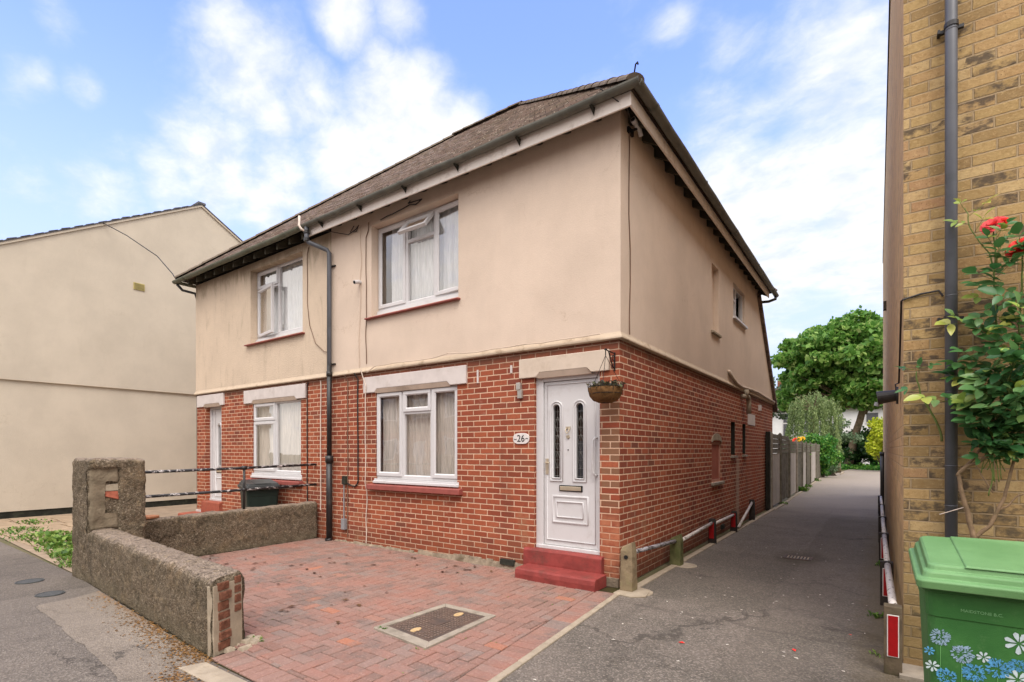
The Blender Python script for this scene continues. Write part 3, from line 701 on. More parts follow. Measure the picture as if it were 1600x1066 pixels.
# ---- front doors
def door(op, yf, parent_label, full):
    x0, x1, z0, z1 = op
    b = MB()
    fwL = .10 if full else .07
    b.box(x0-.02, x0+fwL, yf, yf+.07, z0, z1+.02); b.box(x1-.05, x1+.03, yf, yf+.07, z0, z1+.02); b.box(x0+fwL, x1-.05, yf, yf+.07, z1-.06, z1+.02)
    b.box(x0, x1, yf-.015, yf+.09, z0, z0+.045)
    fr = b.build('front_door', M['upvc'], house, bevel=.006, label=parent_label)
    a, c, p, q = x0+fwL+.005, x1-.055, z0+.05, z1-.065
    yl = yf+.03
    w = c-a
    gl = [(a+.165*w, .135*w), (a+.60*w, .135*w)] if full else [(a+.40*w, .22*w)]
    g0, g1 = 1.215, 2.125
    # leaf with arched slots, built as a polygon with holes split in columns
    b = MB(); cols = [a]
    for gx, gw in gl: cols += [gx, gx+gw]
    cols.append(c)
    def rowbox(xa, xb, za, zb): b.box(xa, xb, yl, yl+.045, za, zb)
    for i in range(0, len(cols)-1):
        xa, xb = cols[i], cols[i+1]
        if i % 2 == 0: rowbox(xa, xb, p, q)
        else:
            rowbox(xa, xb, p, g0); r = (xb-xa)/2; cz = g1-r; N = 10
            for k in range(N):
                t0, t1 = PI*k/N, PI*(k+1)/N
                u0, u1 = xa+r-r*math.cos(t0), xa+r-r*math.cos(t1)
                b.hexa([(u0,yl,cz+r*math.sin(t0)), (u1,yl,cz+r*math.sin(t1)), (u1,yl+.045,cz+r*math.sin(t1)), (u0,yl+.045,cz+r*math.sin(t0))], [(u0,yl,q), (u1,yl,q), (u1,yl+.045,q), (u0,yl+.045,q)])
    leaf = b.build('door_leaf', M['upvc'], fr)
    # mouldings
    b = MB()
    def mould(x_0, x_1, z_0, z_1, rad=None, t=.022):
        pts = [(x_0, z_0), (x_1, z_0)]
        if rad is None: pts += [(x_1, z_1), (x_0, z_1)]
        else:
            r = (x_1-x_0)/2
            pts += [(x_0+r+r*math.cos(PI*k/14), z_1-r+r*math.sin(PI*k/14)) for k in range(15)]
        n = len(pts); cx = sum(p_[0] for p_ in pts)/n; cz = sum(p_[1] for p_ in pts)/n
        rings = []
        for off, dy in ((0, 0), (t*.3, -.014), (t*.7, -.012), (t, 0)):
            ring = []
            for i in range(n):
                pr, cu, nx_ = Vector(pts[i-1]), Vector(pts[i]), Vector(pts[(i+1) % n])
                d1 = (cu-pr).normalized(); d2 = (nx_-cu).normalized()
                nn = Vector((-(d1+d2).y, (d1+d2).x)); nn = nn.normalized() if nn.length > 1e-6 else Vector((0,0))
                k = 1/max(.5, nn.dot(Vector((-d1.y, d1.x))))
                ring.append((cu.x+nn.x*off*k, yl+dy-.0005, cu.y+nn.y*off*k))
            rings.append(ring)
        m_ = len(rings); vs = [v for r_ in rings for v in r_]
        fs = [(i*n+k, i*n+(k+1) % n, (i+1)*n+(k+1) % n, (i+1)*n+k) for i in range(m_-1) for k in range(n)]
        b.add(vs, fs)
    for gx, gw in gl: mould(gx-.045, gx+gw+.045, g0-.05, g1+.045, 1); mould(gx-.012, gx+gw+.012, g0-.014, g1+.012, 1, .014)
    if full:
        mould(a+.15*w, a+.83*w, .65, 1.00, t=.03); mould(a+.23*w, a+.74*w, .72, .93, t=.02)
        mould(a+.045*w, c-.045*w, p+.06, q-.03, t=.012)
    else: mould(a+.25*w, c-.1, .62, .95, t=.03); mould(a+.2*w, c-.06, p+.05, q-.03, t=.012)
    b.build('door_moulding', M['upvc'], fr, smooth=True)
    for gx, gw in gl:
        b = MB(); b.quad((gx-.01,yl+.03,g0-.01), (gx+gw+.01,yl+.03,g0-.01), (gx+gw+.01,yl+.03,g1+.01), (gx-.01,yl+.03,g1+.01)); b.build('door_glass', M['door_glass'], fr)
        b = MB()
        for k in range(9):
            zz = g0+.02+k*.1; b.tube([(gx,yl+.027,zz), (gx+gw,yl+.027,zz)], .0022, 4)
        b.tube([(gx+gw*.5,yl+.027,g0), (gx+gw*.5,yl+.027,g1)], .0022, 4)
        for k in range(3):
            zc = g0+.22+k*.22; b.tube([(gx+gw*.5,yl+.026,zc+.1), (gx+gw*.9,yl+.026,zc), (gx+gw*.5,yl+.026,zc-.1), (gx+gw*.1,yl+.026,zc), (gx+gw*.5,yl+.026,zc+.1)], .0028, 4)
        b.build('leading', M['lead'], fr)
    # letterbox, handle, pull, spyhole
    b = MB(); b.box(a+.29*w, a+.72*w, yl-.012, yl+.005, 1.05, 1.125); lb = b.build('letterbox', M['black_rub'], fr, bevel=.004)
    b = MB(); b.box(a+.31*w, a+.70*w, yl-.02, yl-.012, 1.062, 1.113); b.build('flap', M['brass'], lb, bevel=.004)
    if full:
        b = MB(); b.box(a+.02, a+.06, yl-.014, yl, 1.25, 1.45); b.tube([(a+.04,yl-.012,1.40), (a+.04,yl-.05,1.40), (a+.10,yl-.05,1.40)], .009, 8); b.build('handle', M['brass'], fr, bevel=.003)
        b = MB(); b.tube([(c-.01,yl,1.70), (c-.02,yl-.05,1.70), (c-.045,yl-.06,1.67), (c-.05,yl-.06,1.50), (c-.045,yl-.06,1.29), (c-.02,yl-.05,1.26), (c-.01,yl,1.26)], .012, 8); b.build('pull_bar', M['upvc'], fr, smooth=True)
        b = MB(); xc = a+.455*w
        b.lathe([(.0,-.01), (.018,-.01), (.018,.0)], (0,0,0), 12); b.T = None
        b = MB(); b.tube([(xc,yl,1.72), (xc,yl-.015,1.72)], .022, 12); b.tube([(xc-.02,yl-.012,1.83), (xc-.025,yl-.03,1.79), (xc,yl-.035,1.76), (xc+.025,yl-.03,1.79), (xc+.02,yl-.012,1.83)], .007, 6); b.box(xc-.03, xc+.03, yl-.01, yl, 1.815, 1.845)
        b.build('knocker', M['brass'], fr)
        b = MB(); b.tube([(xc,yl,1.56), (xc,yl-.008,1.56)], .008, 10); b.build('spyhole', M['black_rub'], fr)
    b = MB(); b.box(x0, x1, yf+.3, yf+.32, z0, z1); b.build('hall_behind', M['room'], fr)
    return fr
door(DR, .05, 'white panelled front door with two arched leaded panes, number 26', True)
door(DL, .10, 'white front door of the left house half hidden in its recess', False)
# ---- steps
def steps(pts, mat):
    for (x0, x1, y0, y1, z0, z1) in pts:
        b = MB(); nx = 14
        rr = random.Random(int(x0*100))
        prof = [(y0, z0), (y0-.004, z1*.5+z0*.5), (y0+.004, z1-.02), (y0+.022, z1), (y1, z1+.004), (y1, z0)]
        rings = []
        for i in range(nx+1):
            x = x0+(x1-x0)*i/nx
            rings.append([(x, y+.006*fn((x*3, y*9, z*5)), z+.006*fn((x*4, y*7, 3+z*5))*(1 if z > z0 else 0)) for y, z in prof])
        b.loft(rings); b.build('doorstep', mat, house, bevel=.006)
steps([(-1.20, -.13, -.36, -.06, 0, .135), (-1.27, -.19, -.075, .06, 0, .325)], M['red_step'])
steps([(-10.32, -9.15, -.42, -.06, 0, .16), (-10.0, -9.18, -.075, .2, 0, .42)], M['red_step_old'])
# ---- small fittings on the front
b = MB(); b.box(-1.40, -1.335, -.05, 0, 2.33, 2.42); b.box(-1.385, -1.32, -.04, 0, 2.22, 2.33); b.build('sensor_light', M['chrome'], house, bevel=.004)
b = MB(); b.box(-2.075, -2.05, -.014, 0, 2.47, 2.65); b.build('cover_strip', M['white_paint'], house)
b = MB(); b.box(-1.515, -1.488, -.014, 0, 2.56, 2.66); b.build('cover_strip', M['white_paint'], house)
b = MB(); b.box(-4.99, -4.90, -.06, 0, .22, .40); b.tube([(-4.945,-.03,.4), (-4.945,-.03,1.0)], .012, 6); b.build('meter_box', M['grey_box'], house, bevel=.005)
b = MB(); b.box(-4.97, -4.88, -.055, 0, .98, 1.12); b.build('junction_box', M['plinth'], house, bevel=.004)
b = MB(); b.box(-1.02, -.93, -.05, 0, .98, 1.02); b.T = None

# ---- roof
EX0, EX1, EY0, EY1, EZ = -10.64, .32, -.32, 8.62, 5.43
hw = (EY1-EY0)/2; RZ = 9.34; RY = (EY0+EY1)/2; RX0, RX1 = EX0+hw, EX1-hw
NC = 34
def slope(kind):
    b = MB(); rr = random.Random(5)
    for k in range(NC):
        t0, t1 = k/NC, (k+1)/NC + .008
        lift = .022
        def at(t, dz):
            z = EZ+(RZ-EZ)*min(t, 1)+dz; o = hw*min(t, 1)
            return (EX0+o, EX1-o, EY0+o, EY1-o, z)
        A = at(t0, lift); B = at(t1, .004); A0 = at(t0, -.01)
        if kind == 'front': q = [(A[0],A[2],A[4]), (A[1],A[2],A[4]), (B[1],B[2],B[4]), (B[0],B[2],B[4])]; l = [(A0[0],A0[2],A0[4]), (A0[1],A0[2],A0[4])]
        if kind == 'back': q = [(A[1],A[3],A[4]), (A[0],A[3],A[4]), (B[0],B[3],B[4]), (B[1],B[3],B[4])]; l = [(A0[1],A0[3],A0[4]), (A0[0],A0[3],A0[4])]
        if kind == 'right': q = [(A[1],A[2],A[4]), (A[1],A[3],A[4]), (B[1],B[3],B[4]), (B[1],B[2],B[4])]; l = [(A0[1],A0[2],A0[4]), (A0[1],A0[3],A0[4])]
        if kind == 'left': q = [(A[0],A[3],A[4]), (A[0],A[2],A[4]), (B[0],B[2],B[4]), (B[0],B[3],B[4])]; l = [(A0[0],A0[3],A0[4]), (A0[0],A0[2],A0[4])]
        # split along the course so tiles sit a little unevenly
        n = 44
        P = [Vector(v) for v in q]; L0, L1 = Vector(l[0]), Vector(l[1])
        vs = []
        for i in range(n+1):
            s = i/n; j = rr.uniform(-.006, .006) - .018*math.sin(PI*s)*math.sin(PI*min(1, t0))
            a = P[0].lerp(P[1], s)+Vector((0,0,j)); c = P[3].lerp(P[2], s)+Vector((0,0,j*.6)); d = L0.lerp(L1, s)
            vs += [tuple(a), tuple(c), tuple(d)]
        b.add(vs, [(3*i, 3*i+3, 3*i+4, 3*i+1) for i in range(n)] + [(3*i+2, 3*i+5, 3*i+3, 3*i) for i in range(n)])
    return b
roof = slope('front').build('roof', M['roof_x'], house, label='brown plain tile hipped roof')
slope('back').build('roof_slope', M['roof_x'], roof); slope('right').build('roof_slope', M['roof_y'], roof); slope('left').build('roof_slope', M['roof_y'], roof)
def ridge_tiles(a, c, r=.10):
    b = MB(); a, c = Vector(a), Vector(c); L = (c-a).length; n = int(L/.33); d = (c-a)/n
    rr = random.Random(int(L*100))
    up = Vector((0,0,1)); dn = d.normalized(); up = (up-dn*up.dot(dn)).normalized(); sd = dn.cross(up)
    for i in range(n):
        p = a+d*i; e = a+d*(i+1.06); r0 = r*rr.uniform(.96, 1.05); r1 = r*.9
        rings = []
        for q, rad in ((p, r0), (e, r1)):
            rings.append([tuple(q + up*(rad*math.sin(t)*.85-.025) + sd*rad*1.25*math.cos(t)) for t in [PI*k/8 for k in range(9)]])
        b.loft(rings, closed=False); b.add([tuple(p+up*-.03)]+rings[0], [(0, k+1, k+2) for k in range(8)])
    return b.build('ridge_tiles', M['ridge'], roof, smooth=False)
ridge_tiles((RX0,RY,RZ+.02), (RX1,RY,RZ+.02))
for sx, sy, rx in ((EX1,EY0,RX1), (EX1,EY1,RX1), (EX0,EY0,RX0), (EX0,EY1,RX0)): ridge_tiles((sx,sy,EZ+.03), (rx,RY,RZ+.02), .085)
# hip iron at the corner
b = MB(); b.tube([(EX1-.04,EY0+.04,EZ+.02), (EX1-.02,EY0+.02,EZ+.12), (EX1,EY0,EZ+.17), (EX1+.025,EY0-.01,EZ+.175), (EX1+.03,EY0-.01,EZ+.15)], .009, 6); b.build('hip_iron', M['dark'], roof)
# rear lean-to roof and its verge
b = MB(); b.hexa([(XL-.1,YB-.15,5.22), (.09,YB-.15,5.22), (.09,YC+.25,2.62), (XL-.1,YC+.25,2.62)], [(XL-.1,YB-.1,5.36), (.09,YB-.1,5.36), (.09,YC+.3,2.74), (XL-.1,YC+.3,2.74)])
b.build('lean_to_roof', M['roof_x'], house)
# fascias, gutters, rafter feet
b = MB(); b.box(-5.62, .245, -.262, -.24, 5.235, 5.39); b.box(.222, .245, -.24, 8.3, 5.235, 5.39); b.build('fascia', M['fascia'], house, bevel=.004)
b = MB(); x = XL+.1
while x < 0:
    z0 = 5.25
    b = MB(); b.hexa([(x,-.235,5.25), (x+.05,-.235,5.25), (x+.05,.05,5.40), (x,.05,5.40)], [(x,-.235,5.36), (x+.05,-.235,5.36), (x+.05,.05,5.58), (x,.05,5.58)]); x += .40
    b.build('rafter_foot', M['rafter'], house)
y = .2
while y < 8.3:
    b = MB(); b.hexa([(-.05,y,5.40), (.215,y,5.25), (.215,y+.05,5.25), (-.05,y+.05,5.40)], [(-.05,y,5.58), (.215,y,5.36), (.215,y+.05,5.36), (-.05,y+.05,5.58)]); y += .42
    b.build('rafter_foot', M['rafter'], house)
b = MB(); b.box(XL, -5.31, .06, .09, 5.2, 5.68); b.build('loft_shade_board', M['dark'], house)  # dark board put in for the shade inside the open eaves
b = MB(); b.box(-.09, -.06, .1, 8.1, 5.3, 5.68); b.build('loft_shade_board', M['dark'], house)  # same dark stand-in for eaves shade on the side wall
def gutter(mb, p0, p1, out, r=.058):
    p0, p1, out = Vector(p0), Vector(p1), Vector(out); n = max(2, int((p1-p0).length/.5))
    rings = []
    for i in range(n+1):
        c = p0.lerp(p1, i/n)+Vector((0,0,.006*math.sin(i*2.3)))
        ring = [c+out*(r*math.cos(t))+Vector((0,0,-r*math.sin(t))) for t in [PI*k/10 for k in range(11)]]
        ring += [c+out*((r-.008)*math.cos(t))+Vector((0,0,-(r-.008)*math.sin(t))) for t in [PI*k/10 for k in range(10, -1, -1)]]
        rings.append([tuple(v) for v in ring])
    mb.loft(rings)
    k = .5
    while k < (p1-p0).length:    # joint collars
        c = p0+(p1-p0).normalized()*k; d = (p1-p0).normalized()*.03
        mb.loft([[tuple(q+out*((r+.006)*math.cos(t))+Vector((0,0,-(r+.006)*math.sin(t)))) for t in [PI*j/10 for j in range(11)]] for q in (c-d, c+d)], closed=False); k += 2.0
b = MB(); gutter(b, (-5.72,-.325,5.405), (.37,-.325,5.42), (0,-1,0)); gutter(b, (.335,-.33,5.42), (.335,8.75,5.39), (1,0,0)); b.build('gutter', M['gutter'], house, smooth=False)
b = MB(); gutter(b, (-10.72,-.325,5.40), (-5.74,-.325,5.40), (0,-1,0)); gutter(b, (-10.66,-.3,5.40), (-10.66,8.7,5.40), (-1,0,0)); b.build('gutter', M['gutter_old'], house, label='mossy grey gutter of the left house')
b = MB(); x = -5.2
while x < .2:
    b = MB(); b.add([(x,-.27,5.36), (x+.03,-.27,5.36), (x+.015,-.27,5.27), (x,-.36,5.35), (x+.03,-.36,5.35)], [(0,1,2), (0,3,4,1), (0,2,3), (1,4,2), (3,2,4)]); x += 1.0
    b.build('gutter_bracket', M['dark'], house)
# return pipe at the back corner and at the far left corner
b = MB(); b.tube([(.335,8.62,5.36), (.335,8.62,5.27), (.2,8.5,5.2), (.06,8.3,5.16)], .035, 8); b.build('gutter_outlet', M['pipe_black'], house, smooth=True)
b = MB(); b.tube([(XL-.3,-.30,5.34), (XL-.26,-.2,5.22), (XL-.05,-.02,5.15), (XL-.035,.03,5.0), (XL-.035,.04,.1)], .03, 8); b.build('rear_downpipe', M['pipe_black'], house, smooth=True)
# the shared downpipe between the houses
PXD = -5.27
b = MB(); b.tube([(-5.56,-.325,5.37), (-5.56,-.325,5.16), (-5.55,-.30,5.11), (-5.30,-.11,4.98), (PXD,-.085,4.93), (PXD,-.085,1.38)], .038, 12)
dp = b.build('downpipe', M['pipe_grey'], house, smooth=True)
b = MB(); b.tube([(PXD,-.085,1.45), (PXD,-.085,0)], .050, 12); b.tube([(PXD,-.085,1.46), (PXD,-.085,1.34)], .066, 12); b.tube([(PXD,-.085,.0), (PXD+.01,-.12,.05)], .055, 10); b.tube([(PXD,-.085,2.9), (PXD,-.085,2.82)], .05, 12); b.tube([(PXD,-.085,3.0), (PXD,-.085,1.4)], .041, 12); b.build('iron_lower_pipe', M['pipe_black'], dp, smooth=True)
b = MB()
for zz in (4.7, 3.02): b.box(PXD-.06, PXD+.10, -.05, -.01, zz, zz+.02)
for zz in (5.30, 5.17): b.tube([(-5.56,-.325,zz), (-5.56,-.325,zz-.05)], .05, 12)
b.build('pipe_collars', M['pipe_black'], dp)
b = MB(); b.tube([(-5.66,-.40,5.55), (-5.66,-.40,5.45), (-5.64,-.42,5.38), (-5.60,-.40,5.31), (-5.56,-.35,5.28)], .02, 8); b.build('overflow_pipe', M['cable_white'], house, smooth=True)
# ================================================================= things on the house
# number plaque (an oval-ended plate reading 26)
def text_mesh(body, size, ext=.002, font_shear=0.0):
    cu = bpy.data.curves.new('t', 'FONT'); cu.body = body; cu.size = size; cu.extrude = ext; cu.align_x = 'CENTER'; cu.align_y = 'CENTER'; cu.shear = font_shear; cu.resolution_u = 3
    o = bpy.data.objects.new('t', cu); COL.objects.link(o); bpy.context.view_layer.update()
    me = bpy.data.meshes.new_from_object(o.evaluated_get(bpy.context.evaluated_depsgraph_get()))
    V = [tuple(v.co) for v in me.vertices]; F = [tuple(p.vertices) for p in me.polygons]
    bpy.data.objects.remove(o); bpy.data.curves.remove(cu); bpy.data.meshes.remove(me)
    return V, F
pl = thing('number_plaque', (-1.345, 0, 1.63), 'white oval plaque reading 26 on the brickwork left of the front door', 'sign')
b = MB(); P = []
for k in range(32):
    a = 2*PI*k/32; P.append((-1.345+.125*abs(math.cos(a))**.7*math.copysign(1, math.cos(a)), 1.705+.07*abs(math.sin(a))**.7*math.copysign(1, math.sin(a))))
b.prism(P, -.014, 0); b.build('plate', simple('plaque_enamel', C(214,208,204), .4, .4, var=.04), pl, bevel=.003)
V, F = text_mesh('26', .105); b = MB(); b.add([(-1.345+v[0]*1.15, -.0155-v[2], 1.703+v[1]*1.2) for v in V], F); b.build('digits', M['black_rub'], pl)
b = MB(); b.tube([(-1.455,-.0155,1.70), (-1.43,-.0155,1.692), (-1.41,-.0155,1.70)], .004, 5); b.tube([(-1.275,-.0155,1.70), (-1.255,-.0155,1.708), (-1.235,-.0155,1.70)], .004, 5); b.build('flourish', M['black_rub'], pl)

# hanging basket on its bracket
hb = thing('hanging_basket', (-.06, -.25, 2.06), 'coconut fibre hanging basket with dry plants on an iron bracket beside the door', 'basket')
coco = simple('coconut_liner', C(112,82,52), .95, .1, var=.3, vs=18, dirt=C(92,70,40), da=.6, ds=16, bump=.01, bs=60)
b = MB(); c = (-.055, -.25, 2.245); rings = []
for j in range(9):
    t = PI/2*j/8; r = .185*math.cos(t)**.6 if j < 8 else .01
    rings.append([(c[0]+r*(1+.05*math.cos(9*a)+.04*fn((math.cos(a)*3, math.sin(a)*3, j*.5)))*math.cos(a), c[1]+r*(1+.05*math.cos(9*a))*math.sin(a), c[2]-.165*math.sin(t)+.012*fn((math.cos(a)*4, math.sin(a)*4, j*.7))) for a in [2*PI*k/40 for k in range(40)]])
b.loft(rings); b.build('liner', coco, hb, smooth=True)
b = MB()
for zz, r in ((.005, .192), (-.07, .178), (-.135, .12)): b.tube([(c[0]+r*math.cos(a), c[1]+r*math.sin(a), c[2]+zz) for a in [2*PI*k/28 for k in range(29)]], .004, 5)
for k in range(9):
    a = 2*PI*k/9; b.tube([(c[0]+.193*math.cos(t)*math.cos(a), c[1]+.193*math.cos(t)*math.sin(a), c[2]-.17*math.sin(t)) for t in [PI/2*j/8 for j in range(9)]], .0035, 5)
for k in range(14):   # scrolls of the rim
    a = 2*PI*k/14; b.tube([(c[0]+.193*math.cos(a)+.02*math.cos(s)*-math.sin(a), c[1]+.193*math.sin(a)+.02*math.cos(s)*math.cos(a), c[2]+.03+.025*math.sin(s)) for s in [2*PI*j/10 for j in range(11)]], .003, 4)
b.build('wire_frame', M['black_rub'], hb)
b = MB()
for k in range(3):
    a = 2*PI*k/3+2.9; b.tube([(c[0]+.19*math.cos(a), c[1]+.19*math.sin(a), c[2]+.02), (-.055, -.25, 2.60)], .003, 5)
b.tube([(-.055,-.25,2.60), (-.055,-.25,2.645), (-.05,-.255,2.66)], .006, 6); b.build('chain', M['black_rub'], hb)
b = MB(); b.tube([(-.055,-.27,2.66), (-.055,-.25,2.675), (-.055,-.2,2.66), (-.055,-.005,2.655)], .007, 6); b.tube([(-.055,-.01,2.67), (-.055,-.01,2.46)], .009, 6)
b.tube([(-.055,-.012,2.48), (-.055,-.06,2.50), (-.055,-.12,2.58), (-.055,-.17,2.655)], .007, 6); b.tube([(-.055,-.05,2.62+.0)]+[(-.055, -.05-.03*math.sin(s), 2.60+.03*math.cos(s)) for s in [2*PI*j/10 for j in range(11)]], .005, 5)
b.build('bracket', M['black_rub'], hb)
def leafquads(pts, size, rr, mat, name, parent=None, jitter=.6, elong=1.7):
    pts = np.asarray(pts); n = len(pts)
    d = rr.normal(size=(n,3)); d /= np.linalg.norm(d, axis=1)[:,None]
    e = np.cross(d, rr.normal(size=(n,3))); e /= np.linalg.norm(e, axis=1)[:,None]
    s = size*(1+jitter*(rr.random(n)-.5))[:,None]
    nn = np.cross(d, e)
    A = pts-d*s*elong/2; B_ = pts+e*s/2+nn*s*.12; C_ = pts+d*s*elong/2; D = pts-e*s/2+nn*s*.12
    V = np.stack([A, B_, C_, D], 1).reshape(-1,3); F = np.arange(4*n).reshape(n,4)
    return fastmesh(name, V, F, rr.random(n), mat, parent)
P = RNG.normal(size=(260,3))*np.array([.07,.07,.016])+np.array([c[0], c[1], c[2]+.02])
leafquads(P, .035, RNG, leaf_mat('dry_basket_leaves', [(0, C(58,52,40)), (.6, C(86,78,56)), (1, C(92,104,64))]), 'dry_plants', hb)

# cameras
def cam_thing(loc, label, d, white=True):
    t = thing('security_camera', loc, label, 'camera'); x, y, z = loc
    b = MB(); b.tube([(x,y,z), (x+d[0]*.03, y+d[1]*.03, z)], .03, 12); b.tube([(x+d[0]*.03,y+d[1]*.03,z), (x+d[0]*.06,y+d[1]*.06,z-.02)], .012, 8); b.build('mount', M['upvc'], t)
    b = MB(); p0 = Vector((x+d[0]*.04, y+d[1]*.04, z-.0)); dd = Vector(d+(-.35,)).normalized()
    b.tube([p0, p0+dd*.10], .032, 14); b.build('housing', M['upvc'], t, bevel=.004)
    b = MB(); b.tube([p0+dd*.098, p0+dd*.104], .024, 14); b.build('lens', M['black_rub'], t)
    return t
cam_thing((-4.52, -.022, 4.30), 'small white security camera on the upper wall left of the open window', (.1, -1))
t = thing('security_camera', (.03, .22, 5.3), 'white security camera under the eaves at the corner of the side wall', 'camera')
b = MB(); b.box(.022, .05, .16, .30, 5.24, 5.30); b.tube([(.05,.23,5.28), (.12,.22,5.27)], .014, 8); b.build('mount', M['black_rub'], t)
b = MB(); b.tube([(.12,.16,5.31), (.12,.30,5.29), (.12,.34,5.24)], .026, 12); b.tube([(.12,.16,5.31), (.12,.10,5.315)], .032, 12); b.build('housing', M['upvc'], t, smooth=True)
b = MB(); b.tube([(.12,.095,5.315), (.12,.10,5.315)], .022, 12); b.build('lens', M['black_rub'], t)

# loose cables
def cable(pts, r, mat, label, n=5):
    b = MB(); b.tube(pts, r, n); o = b.build('cable', mat); return tag(o, label, 'cable')
def wig(x, z0, z1, y=-.012, n=14, a=.008, seed=1):
    return [(x+a*fn((z0+(z1-z0)*i/n*1.0, seed, x), 2.5)*2, y, z0+(z1-z0)*i/n) for i in range(n+1)]
cable([(-4.87,-.075,2.80)]+wig(-4.865, 2.72, .10, seed=2), .008, M['cable_brown'], 'thin brown cable running straight down the brickwork right of the downpipe')
cable([(-4.62,-.075,2.82)]+wig(-4.60, 2.72, 1.05, seed=3)+[(-4.62,-.015,.99), (-4.68,-.015,.955), (-4.78,-.015,.965), (-4.88,-.015,1.0)], .012, M['cable_black'], 'thick black cable curving round to a dark box on the brickwork')
cable([(-4.44,-.08,2.86), (-4.42,-.06,2.75)]+wig(-4.37, 2.60, 1.02, y=-.045, n=20, a=.012, seed=4)+wig(-4.40, .88, .04, n=8, a=.03, seed=9), .008, M['cable_white'], 'slack white cable hanging beside the ground floor window down to the paving')
cable([(-4.30,-.04,5.22), (-4.31,-.035,5.1)]+wig(-4.37, 5.0, 2.95, y=-.032, n=18, a=.014, seed=6), .007, M['cable_brown'], 'brown cable down the cream wall hugging the edge of the open upper window')
cable([(-4.52,-.035,5.22), (-4.52,-.035,5.0)]+wig(-4.53, 4.9, 2.92, y=-.032, n=18, a=.03, seed=12), .006, M['chamfer'], 'slack grey cable down the cream wall past the small camera')
cable([(-5.3,-.26,5.28), (-5.0,-.10,5.20), (-4.8,-.05,5.14), (-4.62,-.04,5.19), (-4.55,-.04,5.24), (-4.6,-.04,5.15), (-4.75,-.05,5.17), (-4.65,-.05,5.25)], .007, M['cable_black'], 'tangled loop of cable under the eaves near the downpipe')
cable([(-4.0,-.05,5.18), (-3.85,-.05,5.20), (-3.7,-.06,5.195), (-3.45,-.07,5.21), (-3.35,-.05,5.24), (-3.2,-.06,5.20), (-3.1,-.04,5.26), (-3.38,-.05,5.27), (-3.28,-.1,5.26)], .009, M['cable_black'], 'frayed dark cable ends hanging above the open upper window')
cable([(.04,.20,5.26), (.03,.215,5.0), (.03,.20,4.6), (.03,.20,4.3), (.032,.235,3.9), (.03,.24,3.5), (.03,.215,3.1), (.04,.20,2.90)], .007, M['cable_brown'], 'thin cable from the corner camera down the cream side wall')
cable([(.1,.1,5.30), (.17,-.2,5.27), (-.05,-.4,5.45), (-.1,-.42,5.46)], .007, M['cable_black'], 'short cable crossing the gutter at the roof corner')
cable([(-5.95,-.03,5.2)]+wig(-6.0, 5.1, 4.2, y=-.028, n=8, a=.01, seed=8)+[(-5.93,-.028,3.8), (-5.75,-.03,3.45), (-5.5,-.03,3.28), (-5.27,-.05,3.22)], .006, M['cable_brown'], 'thin cable looping down the left house wall to the downpipe')
cable([(-5.62,-.015,2.78)]+wig(-5.62, 2.7, .5, seed=17, n=8), .010, M['cable_white'], 'pale conduit down the brickwork just left of the downpipe')
cable([(-6.0,-.015,2.78)]+wig(-6.03, 2.7, .5, seed=19, n=8), .011, M['cable_black'], 'dark conduit down the brickwork right of the left house window')
pts = [(-4.3,-.075,2.80)]
for i in range(16): pts.append((-4.1+i*.26, -.076-.004*(i % 2), 2.885+.012*fn((i*.7, 2, 0))*2 + (.03 if i in (6,) else 0)))
cable(pts, .007, M['chamfer'], 'thin cable draped along the foot of the cream render')

# ================================================================= garden walls, pillar, railings
def rough(p, a=.015, s=7.0):
    v = Vector(p); n = Vector((fn(v, s), fn(v+Vector((7,3,1)), s), fn(v+Vector((1,9,4)), s)))
    n2 = Vector((fn(v, s*3.7), fn(v+Vector((2,5,8)), s*3.7), fn(v+Vector((6,1,3)), s*3.7)))
    return tuple(v+n*a+n2*a*.45)
def walling(A0, A1, B0, B1, h0, h1, ns, mb, edge=.07):
    """low wall; A front line, B back line, rounded top"""
    rings = []
    for i in range(ns+1):
        t = i/ns; a = Vector(A0).lerp(Vector(A1), t); c = Vector(B0).lerp(Vector(B1), t); h = h0+(h1-h0)*t
        w = (c-a); L = w.length; w = w/L
        prof = [(0, z) for z in np.linspace(-.02, h-edge, 15)]
        prof += [(edge-edge*math.cos(s), h-edge+edge*math.sin(s)) for s in [PI/2*k/4 for k in range(1, 5)]]
        prof += [(u, h) for u in np.linspace(edge, L-edge, 6)[1:-1]]
        prof += [(L-edge+edge*math.sin(s), h-edge+edge*math.cos(s)) for s in [PI/2*k/4 for k in range(0, 5)]]
        prof += [(L, z) for z in np.linspace(h-edge, -.02, 13)[1:]]
        rings.append([rough((a.x+w.x*u, a.y+w.y*u, z)) for u, z in prof])
    mb.loft(rings)
fw = thing('garden_wall', (-3.4, -3.4, 0), 'low pebble dashed wall along the pavement with bare bricks at its broken end', 'wall')
b = MB(); walling((-5.16,-3.42,0), (-1.68,-3.625,0), (-5.16,-3.13,0), (-1.80,-3.325,0), .615, .59, 110, b); b.build('wall_body', M['roughcast'], fw, smooth=True)
